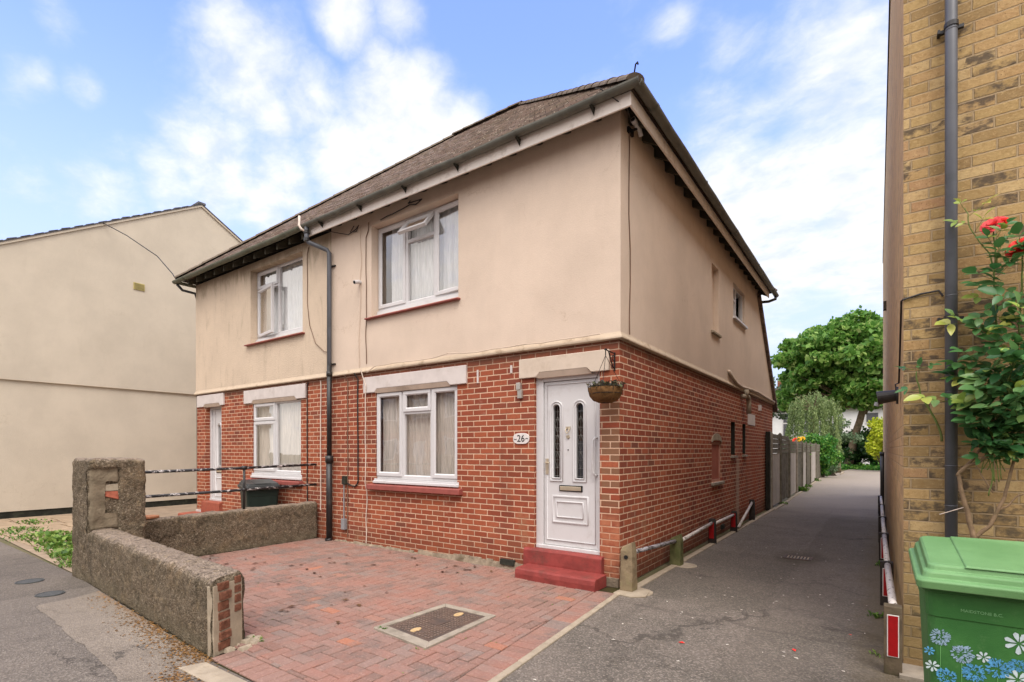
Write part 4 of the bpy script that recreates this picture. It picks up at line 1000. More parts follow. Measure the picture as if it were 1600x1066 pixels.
# broken end: stack of brown bricks set in mortar
bk = [simple('old_brown_brick', C(116,78,62), .95, .12, var=.3, vs=22, dirt=C(78,54,46), da=.6, ds=14, bump=.01, bs=40)]
ex = Vector((-1.68,-3.625,0)); ey = Vector((-1.80,-3.325,0)); dv = (ey-ex).normalized(); nv = Vector((dv.y, -dv.x, 0))
if nv.x < 0: nv = -nv
rr = random.Random(4)
b = MB(); mb2 = MB()
def endbox(mb, u0, u1, z0, z1, d):
    p = [ex+dv*u0-nv*.05, ex+dv*u0+nv*d, ex+dv*u1+nv*d, ex+dv*u1-nv*.05]
    q = [v + dv*rr.uniform(-.004,.004)+nv*rr.uniform(-.006,.004) for v in p]
    mb.hexa([(v.x,v.y,z0) for v in p], [(v.x,v.y,z1) for v in q])
endbox(mb2, .01, .30, .0, .53, .008)
zz = .03
for i in range(7):
    h = .062+rr.uniform(-.004,.006); endbox(b, .055+rr.uniform(-.006,.008), .165+rr.uniform(-.01,.01), zz, zz+h, .022+rr.uniform(-.012,.008))
    if i in (5, 6, 4, 3): endbox(b, .215, .285, zz+.02, zz+h+.015, .014)
    zz += h+.012
b.build('exposed_bricks', bk[0], fw, bevel=.006)
mb2.build('mortar', M['conc_pale'], fw, bevel=.004)
b = MB()
for i in range(14):
    p = ex+dv*rr.uniform(.1,.4)+nv*rr.uniform(.0,.14); s = rr.uniform(.015,.045)
    b.hexa([(p.x-s,p.y-s,0), (p.x+s,p.y-s*.6,0), (p.x+s*.8,p.y+s,0), (p.x-s,p.y+s*.8,0)], [(p.x-s*.5,p.y-s*.6,s*.8), (p.x+s*.6,p.y-s*.4,s*.7), (p.x+s*.4,p.y+s*.5,s), (p.x-s*.6,p.y+s*.4,s*.8)])
b.build('rubble', M['conc_pale'], fw, bevel=.004)
# gate pillar
gp = thing('gate_pillar', (-5.45, -3.13, 0), 'square pebble dashed gate pillar at the end of the low front wall', 'pillar')
X0, X1, Y0, Y1, HZ = -5.76, -5.13, -3.42, -2.84, 1.455
b = MB(); rings = []
ed = .05
levels = [(z, 0) for z in np.linspace(-.02, HZ-.055, 52)] + [(HZ-.055+.055*math.sin(s), .055*(1-math.cos(s))) for s in [PI/2*k/5 for k in range(1, 6)]]
for ins in (.12, .2, .27): levels.append((HZ, ins))
for z, ins in levels:
    x0, x1, y0, y1 = X0+ins, X1-ins, Y0+ins, Y1-ins
    ring = []
    e = .035 if ins < .1 else .01
    for (cx, cy, a0) in ((x1-e, y0+e, -PI/2), (x1-e, y1-e, 0), (x0+e, y1-e, PI/2), (x0+e, y0+e, PI)):
        for k in range(4):
            a = a0+PI/2*k/3; ring.append((cx+e*math.cos(a), cy+e*math.sin(a), z))
        nx_ = {-PI/2: (0,1), 0: (-1,0), PI/2: (0,-1), PI: (1,0)}[a0]
        L = (y1-y0-2*e) if nx_[0] == 0 else (x1-x0-2*e)
        lx, ly = ring[-1][0], ring[-1][1]
        for k in range(1, 18): ring.append((lx+nx_[0]*L*k/18, ly+nx_[1]*L*k/18, z))
    rings.append([rough((p[0]-(.05 if p[0] > X1-.045 and p[1] < Y0+.30 and p[2] > .55 and p[2] < HZ-.12 else 0), p[1], p[2]), .017) for p in ring])
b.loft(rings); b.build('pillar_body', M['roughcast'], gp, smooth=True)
# scar of the older, taller wall on the side facing the drive: a smooth cement patch with one bare brick
b = MB(); N1, N2 = 14, 36; vs = []
for i in range(N1+1):
    for j in range(N2+1):
        y = Y0+.01+.30*i/N1; z = .60+.80*j/N2
        rec = 0
        edge = 1 if 0 < i < N1 and 0 < j < N2 else 0
        q = rough((X1-.026*edge-.06*(1-edge)+rec*edge, y, z), .016, 9)
        vs.append(q)
b.add(vs, [(i*(N2+1)+j, (i+1)*(N2+1)+j, (i+1)*(N2+1)+j+1, i*(N2+1)+j+1) for i in range(N1) for j in range(N2) if not (i > 6 and 9 <= j < 26)])
b.build('cement_patch', M['patch_cement'], gp, smooth=True)
b = MB(); b.hexa([(X1-.09,Y0+.165,.99), (X1-.030,Y0+.165,1.0), (X1-.030,Y0+.30,.955), (X1-.09,Y0+.30,.955)], [(X1-.09,Y0+.165,1.06), (X1-.034,Y0+.165,1.06), (X1-.034,Y0+.30,1.06), (X1-.09,Y0+.30,1.06)])
b.build('bare_brick', simple('bare_orange_brick', C(168,98,78), .9, .15, var=.2, vs=20, bump=.005), gp, bevel=.006)
b = MB(); b.hexa([(X1-.09,Y0+.165,1.064), (X1-.030,Y0+.165,1.064), (X1-.030,Y0+.31,1.064), (X1-.09,Y0+.31,1.064)], [(X1-.09,Y0+.165,1.15), (X1-.038,Y0+.165,1.14), (X1-.038,Y0+.31,1.15), (X1-.09,Y0+.31,1.15)])
b.build('pale_mortar', M['conc_pale'], gp, bevel=.006)
# dividing wall between the two front yards
dw = thing('dividing_wall', (-5.85, -1.4, 0), 'low pebble dashed wall running from the gate pillar back to the downpipe', 'wall')
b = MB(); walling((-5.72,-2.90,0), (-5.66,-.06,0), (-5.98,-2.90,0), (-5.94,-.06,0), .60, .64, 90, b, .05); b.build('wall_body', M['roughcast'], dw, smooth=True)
b = MB(); P = [(-5.86+.14*math.cos(a)*(1+.2*fn((a, 1, 2))), -2.60+.17*math.sin(a)*(1+.2*fn((a, 4, 2)))) for a in [2*PI*k/12 for k in range(12)]]
b.prism(P, .615, .645, 'z'); tag(b.build('broken_tile', simple('broken_clay_tile', C(176,122,90), .9, .15, var=.2, vs=14), None, bevel=.006), 'flat piece of broken orange tile lying on the dividing wall', 'tile')
# railing
def flaky(name, a, c_, th=.52, s=18.0):
    n = NT(name); p = n.pos(); m_ = n.rng(n.noise(n.scale(p, (1,.6,1)), s, 5, .7), th, th+.04)
    c = n.mix(m_, a, c_); n.bump(m_, .002); return n.done(c, .55, .4)
fl_black = flaky('flaking_black_paint', C(40,38,40), C(190,184,182), .545); fl_white = flaky('flaking_white_paint', C(198,190,182), C(92,80,72), .57, 24)
rl = thing('metal_railing', (-5.8, -1.3, .6), 'flaking black two bar railing above the dividing wall', 'railing')
for z0, z1, m_ in ((1.25, 1.30, fl_black), (.915, .945, fl_black)):
    b = MB(); b.tube([(-5.80,-2.88,z0), (-5.79,-1.4,(z0+z1)/2-.004), (-5.78,.0,z1)], .021, 10); b.build('rail', m_, rl, smooth=True)
b = MB(); b.tube([(-5.80,-1.27,.58), (-5.79,-1.27,1.285)], .019, 10); b.tube([(-5.79,-1.31,1.275), (-5.79,-1.23,1.277)], .03, 10); b.tube([(-5.79,-1.30,.93), (-5.79,-1.24,.93)], .028, 10); b.build('post', M['pipe_black'], rl, smooth=True)

# dark bin behind the dividing wall
def wheelie(name, loc, rot, W, D, H, body_m, lid_m, label):
    t = thing(name, loc, label, 'bin'); T = Matrix.Translation(loc) @ Matrix.Rotation(rot, 4, 'Z')
    # local: front faces -y, x across; origin at the middle of the front edge on the ground
    b = MB(); b.T = T; k = .86
    hb_ = H*.90
    rings = []
    for z, s, dy in ((.05, k, .06), (.12, k+.005, .055), (hb_*.83, .965, .016), (hb_*.835, .98, .011), (hb_*.95, 1.0, .0), (hb_*.955, 1.03, -.012), (hb_, 1.035, -.012)):
        w = W*s/2; d0 = dy; d1 = D*(.93 if s < .95 else .95+.03*(s-.95)/.05); r = .045
        ring = []
        for cx, cy, a0 in ((w-r, d0+r, -PI/2), (w-r, d1-r, 0), (-w+r, d1-r, PI/2), (-w+r, d0+r, PI)):
            for q in range(5):
                a = a0+PI/2*q/4; ring.append((cx+r*math.cos(a), cy+r*math.sin(a), z))
        rings.append(ring)
    b.loft(rings); body = b.build('body', body_m, t, smooth=False)
    b = MB(); b.T = T
    # lid: skirt, slope up to a ridge plateau, three raised panels
    w = W/2+.03; z0 = hb_+.005
    def rr_ring(x0, x1, y0, y1, z_f, z_b, r):
        ring = []
        for cx, cy, a0 in ((x1-r, y0+r, -PI/2), (x1-r, y1-r, 0), (x0+r, y1-r, PI/2), (x0+r, y0+r, PI)):
            for q in range(5):
                a = a0+PI/2*q/4; yy = cy+r*math.sin(a); u = (yy-y0)/(y1-y0); ring.append((cx+r*math.cos(a), yy, z_f+(z_b-z_f)*u))
        return ring
    b.loft([rr_ring(-w, w, -.055, D+.02, z0-.03, z0-.005, .03), rr_ring(-w-.004, w+.004, -.06, D+.02, z0+.005, z0+.03, .03), rr_ring(-w, w, -.052, D+.015, z0+.012, z0+.04, .03),
            rr_ring(-w+.02, w-.02, -.03, D, z0+.016, z0+.045, .03), rr_ring(-w+.024, w-.024, -.025, D-.005, z0+.04, z0+.08, .04), rr_ring(-w+.034, w-.034, -.015, D-.015, z0+.046, z0+.088, .04),
            rr_ring(-w+.038, w-.038, -.0, D-.03, z0+.047, z0+.09, .04), rr_ring(-w+.042, w-.042, .006, D-.035, z0+.068, z0+.115, .04), rr_ring(-w+.052, w-.052, .016, D-.045, z0+.074, z0+.122, .04)])
    lid = b.build('lid', lid_m, t, bevel=.004)
    b = MB(); b.T = T
    b.hexa([(-w+.17,-.002,z0+.070), (w-.17,-.002,z0+.070), (w-.17,D-.04,z0+.12), (-w+.17,D-.04,z0+.12)], [(-w+.175,.004,z0+.080), (w-.175,.004,z0+.080), (w-.175,D-.05,z0+.130), (-w+.175,D-.05,z0+.130)]); b.build('lid_panel', lid_m, lid, bevel=.004)
    b = MB(); b.T = T; b.tube([(-W*.36,D+.05,z0-.02), (W*.36,D+.05,z0-.02)], .016, 8)
    for s in (-.36, 0, .36): b.box(W*s-.02, W*s+.02, D-.02, D+.05, z0-.035, z0-.005)
    b.build('handle', body_m, t)
    for s in (-1, 1):
        b = MB(); b.T = T; b.tube([(s*(W/2-.015),D-.05,.10), (s*(W/2+.035),D-.05,.10)], .10, 20); wh = b.build('wheel', M['black_rub'], t, bevel=.008)
        b = MB(); b.T = T; b.tube([(s*(W/2+.034),D-.05,.10), (s*(W/2+.040),D-.05,.10)], .05, 16); b.build('hub', M['grey_box'], wh)
    return t, body, T, hb_
dg = simple('dark_green_plastic', C(28,40,34), .5, .4, var=.15); bl = simple('black_lid_plastic', C(46,48,48), .5, .4, var=.2, dirt=C(84,84,80), da=.4)
nrm = R(-17)
wheelie('wheelie_bin', (-6.62, -.50, 0), nrm+PI/2, .55, .66, .97, dg, bl, 'dark green wheelie bin with black lid below the left house window')
# big green bin in the foreground
def green_mat(name, base, lite):
    n = NT(name); p = n.pos()
    c = n.mix(n.rng(n.noise(p, 3.0, 5, .65), .35, .65), base, lite)
    c = n.mix(n.mul(n.rng(n.noise(p, 14.0, 6, .75), .55, .75), .22), c, C(122,152,104))
    sc_ = n.rng(n.noise(n.scale(p, (1,1,14)), 9.0, 4, .7), .68, .74); c = n.mix(n.mul(sc_, .25), c, C(150,180,140))
    n.bump(n.noise(p, 240.0, 2, .6), .0015, .8); return n.done(c, .5, .35)
gb = green_mat('green_bin_plastic', C(52,104,50), C(64,118,58)); gl_ = green_mat('pale_green_lid_plastic', C(96,138,86), C(110,152,99))
GX, GY = 2.545, -2.47
t, body, T, hbz = wheelie('wheelie_bin', (GX+.31, GY+.03, 0), 0, .58, .66, 1.065, gb, gl_, 'big green wheelie bin with pale lid and flower stickers beside the yellow brick wall')
# front face frame: point on the sloped front at fraction
def face(u, z, off=.0):
    f = min(1, max(0, (z-.12)/(hbz*.83-.12))); y = (.055+(.016-.055)*f) if z < hbz*.832 else .011-.011*(z-hbz*.835)/(hbz*.115)
    return T @ Vector((u, y-off, z))
b = MB(); V, F = text_mesh('MAIDSTONE B.C.', .0185, .0012)
b.add([tuple(face(-.093+v[0], .842+v[1], .0005+v[2])) for v in V], F); b.build('lettering', simple('embossed_green', C(120,168,116), .5, .4, var=.05), body)
cols = {'w': simple('white_sticker', C(190,206,210), .5, .3, var=.1, vs=60), 'g': simple('blue_grey_sticker', C(140,166,186), .5, .3, var=.25, vs=90), 'b': simple('blue_sticker', C(84,150,196), .5, .3, var=.3, vs=90)}
def sticker(kind, u, z, r, c):
    b = MB(); rr = random.Random(int(u*1000+z*77)); off = .0022
    if kind == 'pom':
        for i in range(int(120)):
            a = rr.random()*2*PI; r0 = r*rr.random()**.5*.8; L = r*rr.uniform(.18,.30); w = r*.06; off2 = off+rr.random()*.001
            p = Vector((u+r0*math.cos(a), z+r0*math.sin(a))); d = Vector((math.cos(a+rr.uniform(-.4,.4)), math.sin(a+rr.uniform(-.4,.4)))); e = Vector((-d.y, d.x))
            q = [p-e*w*.4, p+d*L*.6-e*w, p+d*L, p+d*L*.6+e*w, p+e*w*.4]
            b.quad(*[tuple(face(v.x, v.y, off2)) for v in q])
    else:
        for i in range(7):
            a = 2*PI*i/7+rr.random()*.3; d = Vector((math.cos(a), math.sin(a))); e = Vector((-d.y, d.x)); p = Vector((u, z))+d*r*.15
            q = [p, p+d*r*.4-e*r*.16, p+d*r*.75-e*r*.2, p+d*r*.9, p+d*r*.75+e*r*.2, p+d*r*.4+e*r*.16]
            b.quad(*[tuple(face(v.x, v.y, off+i*.0001)) for v in q])
    o = b.build('flower_sticker', cols[c], body); return o
S_ = [('pom',-.231,.704,.041,'g'), ('pom',-.157,.645,.044,'g'), ('pom',-.115,.569,.044,'b'), ('pom',-.038,.607,.045,'b'), ('dai',-.26,.564,.026,'w'), ('dai',-.271,.633,.020,'b'), ('dai',-.085,.646,.024,'w'), ('dai',.027,.731,.046,'w'), ('pom',.023,.635,.03,'b'), ('dai',.025,.573,.04,'w'), ('pom',-.21,.53,.038,'b'), ('pom',.12,.66,.044,'g'), ('pom',.18,.58,.044,'b'), ('dai',.19,.70,.03,'w'), ('pom',-.05,.49,.04,'g'), ('dai',-.18,.45,.03,'w')]
for k in S_: sticker(*k)
b = MB()
for u, z0, z1 in ((-.231,.665,.40), (-.157,.60,.40), (-.115,.53,.40), (-.038,.565,.40)):
    b.quad(*[tuple(face(a, z, .002)) for a, z in ((u-.0012,z1), (u+.0012,z1), (u+.0012,z0), (u-.0012,z0))])
b.build('sticker_stems', simple('sticker_stem', C(104,160,96), .5, .3), body)

# ================================================================= right-hand building
RX, RYF, RYB = 2.54, -.83, 16.2; EH = 8.0
rb = thing('brick_building', (5.5, 7, 0), 'tall yellow stock brick building on the right edge of the alley', 'building')
b = MB(); b.quad((RX,RYF,0), (9,RYF,0), (9,RYF,EH), (5.77,RYF,EH+2.6), (RX,RYF,EH)); b.quad((9,RYF,0), (9,RYB,0), (9,RYB,EH), (9,RYF,EH)); b.quad((RX-.01,RYB,0), (RX-.01,RYB,EH), (5.77,RYB,EH+2.6), (9,RYB,EH), (9,RYB,0))
b.build('wall', M['stock'], rb)
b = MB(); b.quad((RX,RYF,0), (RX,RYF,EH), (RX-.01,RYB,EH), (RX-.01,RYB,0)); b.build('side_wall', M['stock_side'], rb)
b = MB(); b.prism([(RX-.022,EH-.05), (RX-.022,EH+.02), (5.77,EH+2.75), (9.1,EH+.02), (9.1,EH-.06), (5.77,EH+2.62)], RYF-.05, RYB+.1, 'y'); b.build('roof', M['slate'], rb)
b = MB(); DX = 2.795
b.tube([(DX,RYF-.075,.0), (DX,RYF-.075,7.9)], .034, 14)
for zz in (4.40, 2.60, 1.95, 1.45, 1.18): b.tube([(DX,RYF-.075,zz), (DX,RYF-.075,zz+.006)], .0355, 14)
d2 = b.build('downpipe', M['pipe_grey'], rb, smooth=True)
for zz in (4.42, 2.44, .6):
    b = MB(); b.tube([(DX,RYF-.075,zz), (DX,RYF-.075,zz+.03)], .040, 14); b.box(DX-.07, DX+.07, RYF-.04, RYF-.015, zz+.004, zz+.026); b.box(DX-.07, DX-.055, RYF-.055, RYF-.0, zz+.002, zz+.028)
    b.build('pipe_clip', M['pipe_black'], d2)
b = MB(); b.tube([(RX-.05,12.3,0), (RX-.05,12.3,1.5)], .05, 10); b.tube([(RX-.05,12.3,1.4), (RX-.05,12.3,1.5)], .06, 10); b.build('side_pipe', M['pipe_black'], rb, smooth=True)
b = MB(); b.box(RX-.06, RX, 7.6, 7.75, 4.45, 4.62); b.build('wall_box', M['bark_dark'], rb)
b = MB(); b.box(RX-.03, 3.2, RYF-.26, RYF, -.02, .03); b.build('step_kerb', M['conc'], rb)
lp = thing('wall_lamp', (RX-.1, -.3, 1.95), 'black cylindrical lamp fixed to the side of the yellow brick building', 'lamp')
b = MB(); b.tube([(RX-.015,-.28,2.0), (RX-.03,-.28,2.0)], .07, 18); b.build('base', M['pipe_black'], lp)
b = MB(); b.tube([(RX-.03,-.28,2.0), (RX-.12,-.28,1.99), (RX-.155,-.28,1.985)], [.045,.052,.056], 18); b.tube([(RX-.03,-.28,2.04), (RX-.035,-.28,2.09), (RX-.01,-.28,2.10)], .006, 6); b.build('shade', M['pipe_black'], lp, bevel=.004)
b = MB(); b.tube([(RX-.152,-.28,1.95), (RX-.16,-.28,1.92)], .02, 10); b.build('sensor', M['grey_box'], lp)
cable([(RX-.012,-.28,2.10), (RX-.012,-.5,2.28), (RX-.012,-.70,2.50), (RX-.012,RYF+.0,2.63), (RX-.004,RYF-.012,2.635), (RX+.1,RYF-.012,2.66), (DX-.06,RYF-.014,2.665), (DX-.04,RYF-.03,2.62)], .007, M['cable_black'], 'black cable from the wall lamp round the brick corner to the grey downpipe')

# ================================================================= guard rails along the alley
postw = simple('weathered_post', C(134,118,94), .92, .12, var=.25, vs=10, dirt=C(96,100,62), da=.6, ds=5, bump=.006, bs=30)
postg = simple('mossy_post', C(98,98,66), .92, .12, var=.25, vs=10, dirt=C(78,86,48), da=.6, ds=6, bump=.006, bs=30)
postd = simple('black_painted_post', C(52,46,42), .8, .2, var=.3, dirt=C(96,84,70), da=.4, ds=9)
refl = simple('red_reflector', C(150,16,22), .35, .5, var=.08, vs=30); reflw = simple('reflector_border', C(210,206,200), .5, .4)
gr = thing('guard_rail', (.17, 3, 0), 'knee high rail of old posts and flaking white pipe along the red brick side wall', 'guard rail')
PL = [(.15,-.10,.52,.075,postw), (.17,1.50,.40,.075,postg), (.15,3.42,.42,.055,postd), (.16,4.95,.40,.055,postd), (.12,6.9,.46,.055,postd)]
for i, (x, y, h, w, m_) in enumerate(PL):
    b = MB(); n = 8; rings = []
    for j in range(n+1):
        z = h*j/n; s = w*(1-.10*j/n)*(1 if j < n else .8); lean = .02*(j/n) if i == 0 else 0
        rings.append([rough((x+sx*s, y+sy*s+lean*0, z+(.03*sx if j == n and i < 2 else 0)), .006, 9) for sx, sy in ((-1,-1),(0,-1.02),(1,-1),(1.02,0),(1,1),(0,1.02),(-1,1),(-1.02,0))])
    b.loft(rings); po = b.build('post', m_, gr, bevel=.008 if i < 2 else .004)
    if i == 0:
        b = MB(); b.tube([(x,y-w-.004,h-.13), (x,y-w+.02,h-.13)], .022, 12); b.build('bolt_hole', M['black_rub'], po)
    if i in (2, 3):
        b = MB(); b.box(x-.04, x+.04, y-w-.007, y-w-.001, .10, .36); rf = b.build('reflector', refl, po)
    b = MB(); P = [(x+.09+(w+.10)*math.cos(a)*(1+.25*fn((a*2, i, 0))), y+.02+(w+.09)*math.sin(a)*(1+.3*fn((a*2, i, 5)))) for a in [2*PI*k/12 for k in range(12)]]
    if i < 2: b.prism(P, 0, .012, 'z'); b.build('mortar_foot', M['conc_pale'], po)
for i in range(4):
    a, c_ = PL[i], PL[i+1]; za = a[2]-.10; zc = c_[2]-.07
    if i == 3: za, zc = .06, .40
    b = MB(); b.tube([(a[0]+(0 if i < 3 else .02),a[1]+(.3 if i == 3 else 0),za), (c_[0],c_[1],zc)], .026, 10); b.build('rail', fl_white if i else flaky('flaking_grey_paint', C(150,146,148), C(70,62,60), .5, 26), gr, smooth=True)
g2 = thing('guard_rail', (2.46, 3, 0), 'knee high rail of posts with red reflectors along the yellow brick wall', 'guard rail')
PR = [(2.475,-1.0,.475,.052), (2.462,.92,.44,.055), (2.455,3.1,.44,.055), (2.45,5.2,.44,.055), (2.45,7.6,.44,.055), (2.445,10.0,.44,.055)]
for i, (x, y, h, w) in enumerate(PR):
    b = MB(); b.box(x-w, x+w, y-.05, y+.05, 0, h); po = b.build('post', simple('grey_brown_post', C(96,84,68), .9, .15, var=.25, vs=9, dirt=C(70,70,46), da=.55, ds=7, bump=.004, bs=40) if i == 0 else postd, g2, bevel=.006)
    if i < 3:
        b = MB(); b.box(x-.034, x+.034, y-.056, y-.0505, .13 if i == 0 else .10, .42 if i == 0 else .38); r_ = b.build('reflector_border', reflw, po, bevel=.002)
        b = MB(); b.box(x-.028, x+.028, y-.0575, y-.0565, .136 if i == 0 else .106, .414 if i == 0 else .374); b.build('reflector', refl, po)
for (a, c_) in zip(PR, PR[1:]):
    b = MB(); b.tube([(a[0]+.005,a[1]-.0,a[2]-.035), (c_[0]+.005,c_[1],c_[2]-.03)], .027, 10); b.build('rail', fl_white, g2, smooth=True)
# ================================================================= ground
def sheet(name, poly, z, mat, div=None):
    b = MB(); b.quad(*[(x, y, z) for x, y in poly]); return struct(b.build(name, mat))
sheet('ground', [(-220,-120), (220,-120), (220,260), (-220,260)], -.012, M['soil'])
sheet('road', [(-220,-30), (220,-30), (220,-7.6), (-220,-7.6)], -.006, M['pave'])
sheet('pavement', [(-60,-7.6), (60,-7.6), (60,-3.60), (-1.5,-3.66), (-5.8,-3.38), (-60,-3.15)], 0, M['pave'])
b = MB(); b.box(-60, 60, -7.72, -7.6, -.05, .012); struct(b.build('road_kerb', M['conc'], bevel=.01))
# resurfaced strip at the foot of the low wall, with an uneven edge
pts = [(-4.62,-3.47), (-4.50,-3.72), (-4.48,-4.0)]
for i in range(26):
    x = -4.4+i*.115; pts.append((x, -4.03-.055*(x+4.4)*.9+.05*fn((x*3.1, 1, 2))+.03*fn((x*9, 4, 2))))
pts += [(-1.42,-4.2), (-1.40,-3.78), (-1.62,-3.66)]
sheet('pavement_strip', pts, .004, M['strip'])
alp = [(.13,-.28), (.16,0), (.20,9.2), (.05,20), (-.25,28.6), (.1,34), (.55,44), (3.6,44), (3.0,30), (2.56,16), (2.56,-.9), (2.56,-3.6), (.40,-3.66)]
sheet('alley_road', alp, .004, M['alley'])
sheet('left_yard', [(-13.8,-3.17), (-5.85,-3.37), (-5.85,.0), (-10.4,0), (-10.4,8), (-13.8,8)], .003, simple('yard_concrete', C(150,132,112), .93, .12, var=.15, vs=3, dirt=C(112,98,80), da=.6, ds=2.5, bump=.004, bs=30))
# worn stone slabs with weeds in the joints, left of the pillar
slab = bpy.data.objects
rr = random.Random(21)
b = MB(); x = -13.5
while x < -5.9:
    w = rr.uniform(.55,.8); y = -3.2
    while y < -1.7:
        d = rr.uniform(.45,.65); tz = rr.uniform(.012,.03)
        q = [(x+.02,y+.02), (x+w-.02,y+.02), (x+w-.02,y+d-.02), (x+.02,y+d-.02)]
        q = [(px+rr.uniform(-.025,.025), py+rr.uniform(-.025,.025)) for px, py in q]
        if x+w < -5.85: b.prism(q, 0, tz, 'z')
        y += d
    x += w
struct(b.build('paving_slabs', M['slab'], bevel=.01))
# concrete edging: beside the alley, at the pavement, along the side wall
b = MB()
n = 16; E0, E1 = Vector((.135,-.28,0)), Vector((.39,-3.64,0))
for i in range(n):
    a = E0.lerp(E1, i/n); c_ = E0.lerp(E1, (i+.985)/n); w = .055
    b.hexa([(a.x-w,a.y,-.02), (c_.x-w,c_.y,-.02), (c_.x,c_.y,-.02), (a.x,a.y,-.02)], [(a.x-w,a.y,.02+rr.uniform(-.003,.003)), (c_.x-w,c_.y,.02), (c_.x,c_.y,.016), (a.x,a.y,.016)])
y = .05
while y < 9.2:
    L = .9; b.box(.12, .205, y, y+L-.012, -.02, .022+rr.uniform(-.004,.004)); y += L
y = 9.25
while y < 27:
    x = .18-(max(0, y-9.2))*.022; b.box(x-.02, x+.06, y, y+1.75, -.02, .03+rr.uniform(-.01,.01)); y += 1.8
struct(b.build('kerb_edging', M['conc_pale'], bevel=.006))
b = MB(); P = [(.06,-.30), (.28,-.34), (.40,-.22), (.36,-.06), (.22,.06), (.06,.0)]
b.prism([(x+rr.uniform(-.02,.02), y+rr.uniform(-.02,.02)) for x, y in P], 0, .022, 'z'); struct(b.build('mortar_haunch', M['conc_pale'], bevel=.008))
b = MB(); b.hexa([(-1.68,-3.86,0), (.40,-3.80,0), (.40,-3.665,0), (-1.60,-3.70,0)], [(-1.68,-3.86,.012), (.40,-3.80,.012), (.40,-3.67,.016), (-1.60,-3.70,.016)]); struct(b.build('pavement_edging', M['conc_pale'], bevel=.005))

# block paved drive: every block raised from the joint sand, herringbone with soldier borders
def clip(poly, a, n_):
    out = []
    for i in range(len(poly)):
        p, q = poly[i], poly[(i+1) % len(poly)]
        dp, dq = (p-a).dot(n_), (q-a).dot(n_)
        if dp >= 0: out.append(p)
        if (dp >= 0) != (dq >= 0): out.append(p.lerp(q, dp/(dp-dq)))
    return out
drive = [Vector(p) for p in ((-5.66,-3.30), (-1.66,-3.645), (.34,-3.665), (.075,-.285), (.02,-.02), (-5.66,-.02))]
sheet('drive_bed', [tuple(v) for v in drive], -.002, M['joint'])
b = MB(); rr = random.Random(9)
def block(poly, edges):
    for a, n_ in edges:
        poly = clip(poly, a, n_)
        if len(poly) < 3: return
    A = abs(sum(poly[i].x*poly[(i+1) % len(poly)].y-poly[(i+1) % len(poly)].x*poly[i].y for i in range(len(poly))))/2
    if A < .0012: return
    c_ = sum(poly, Vector((0,0)))/len(poly)
    z = .010+rr.uniform(-.0022,.0022)+.006*fn((c_.x*1.3, c_.y*1.3, 0)); tx, ty = rr.uniform(-.012,.012), rr.uniform(-.012,.012)
    b.cr = min(1, max(0, rr.gauss(.45,.24)))
    rings = []
    poly = [p for i, p in enumerate(poly) if (p-poly[i-1]).length > 1e-4]
    nn = len(poly); sg = 1 if sum(poly[i].x*poly[(i+1) % nn].y-poly[(i+1) % nn].x*poly[i].y for i in range(nn)) > 0 else -1
    if nn < 3: return
    for ins, dz in ((.0036, -.014), (.0040, -.005), (.0085, 0.0)):
        ring = []
        for i in range(nn):
            d1 = (poly[i]-poly[i-1]).normalized(); d2 = (poly[(i+1) % nn]-poly[i]).normalized()
            n1 = Vector((-d1.y, d1.x))*sg; n2 = Vector((-d2.y, d2.x))*sg; m_ = n1+n2; m_ = m_/max(.6, m_.dot(n1))
            q = poly[i]+m_*ins
            ring.append((q.x, q.y, z+dz+tx*(q.x-c_.x)+ty*(q.y-c_.y)))
        rings.append(ring)
    nn = len(poly); vs = [v for r_ in rings for v in r_]
    b.add(vs, [(i*nn+k, i*nn+(k+1) % nn, (i+1)*nn+(k+1) % nn, (i+1)*nn+k) for i in range(2) for k in range(nn)] + [tuple(range(2*nn, 3*nn))])
def edge_in(p, q, off=0):
    d = (q-p).normalized(); n_ = Vector((-d.y, d.x)); return (p+n_*off, n_)
E_ = [edge_in(drive[i], drive[(i+1) % 6]) for i in range(6)]
Ein = [edge_in(drive[0], drive[1], .205), edge_in(drive[1], drive[2], .205), edge_in(drive[2], drive[3], .215)] + E_[3:]
W_ = .1035
for i in range(-62, 10):
    for j in range(-42, 6):
        r = (i-j) % 4
        x, y = i*W_+.04, j*W_+.01
        if r == 0: q = [(x,y), (x+2*W_,y), (x+2*W_,y+W_), (x,y+W_)]
        elif r == 3: q = [(x,y), (x+W_,y), (x+W_,y+2*W_), (x,y+2*W_)]
        else: continue
        block([Vector(p) for p in q], Ein)
def soldier(p, q, depth, trim):
    d = (q-p); L = d.length; d = d/L; n_ = Vector((-d.y, d.x)); k = 0
    while k < L:
        k2 = min(L, k+W_); a = p+d*k; c_ = p+d*k2
        block([a, c_, c_+n_*depth, a+n_*depth], trim); k = k2
soldier(drive[1], drive[2], .203, [E_[2], E_[0]])
soldier(drive[2], drive[3], .213, [Ein[1]] + E_[3:4])
soldier(drive[0], drive[1], .203, [Ein[1]])
b.cr = .5
struct(b.build('driveway', M['paver']))

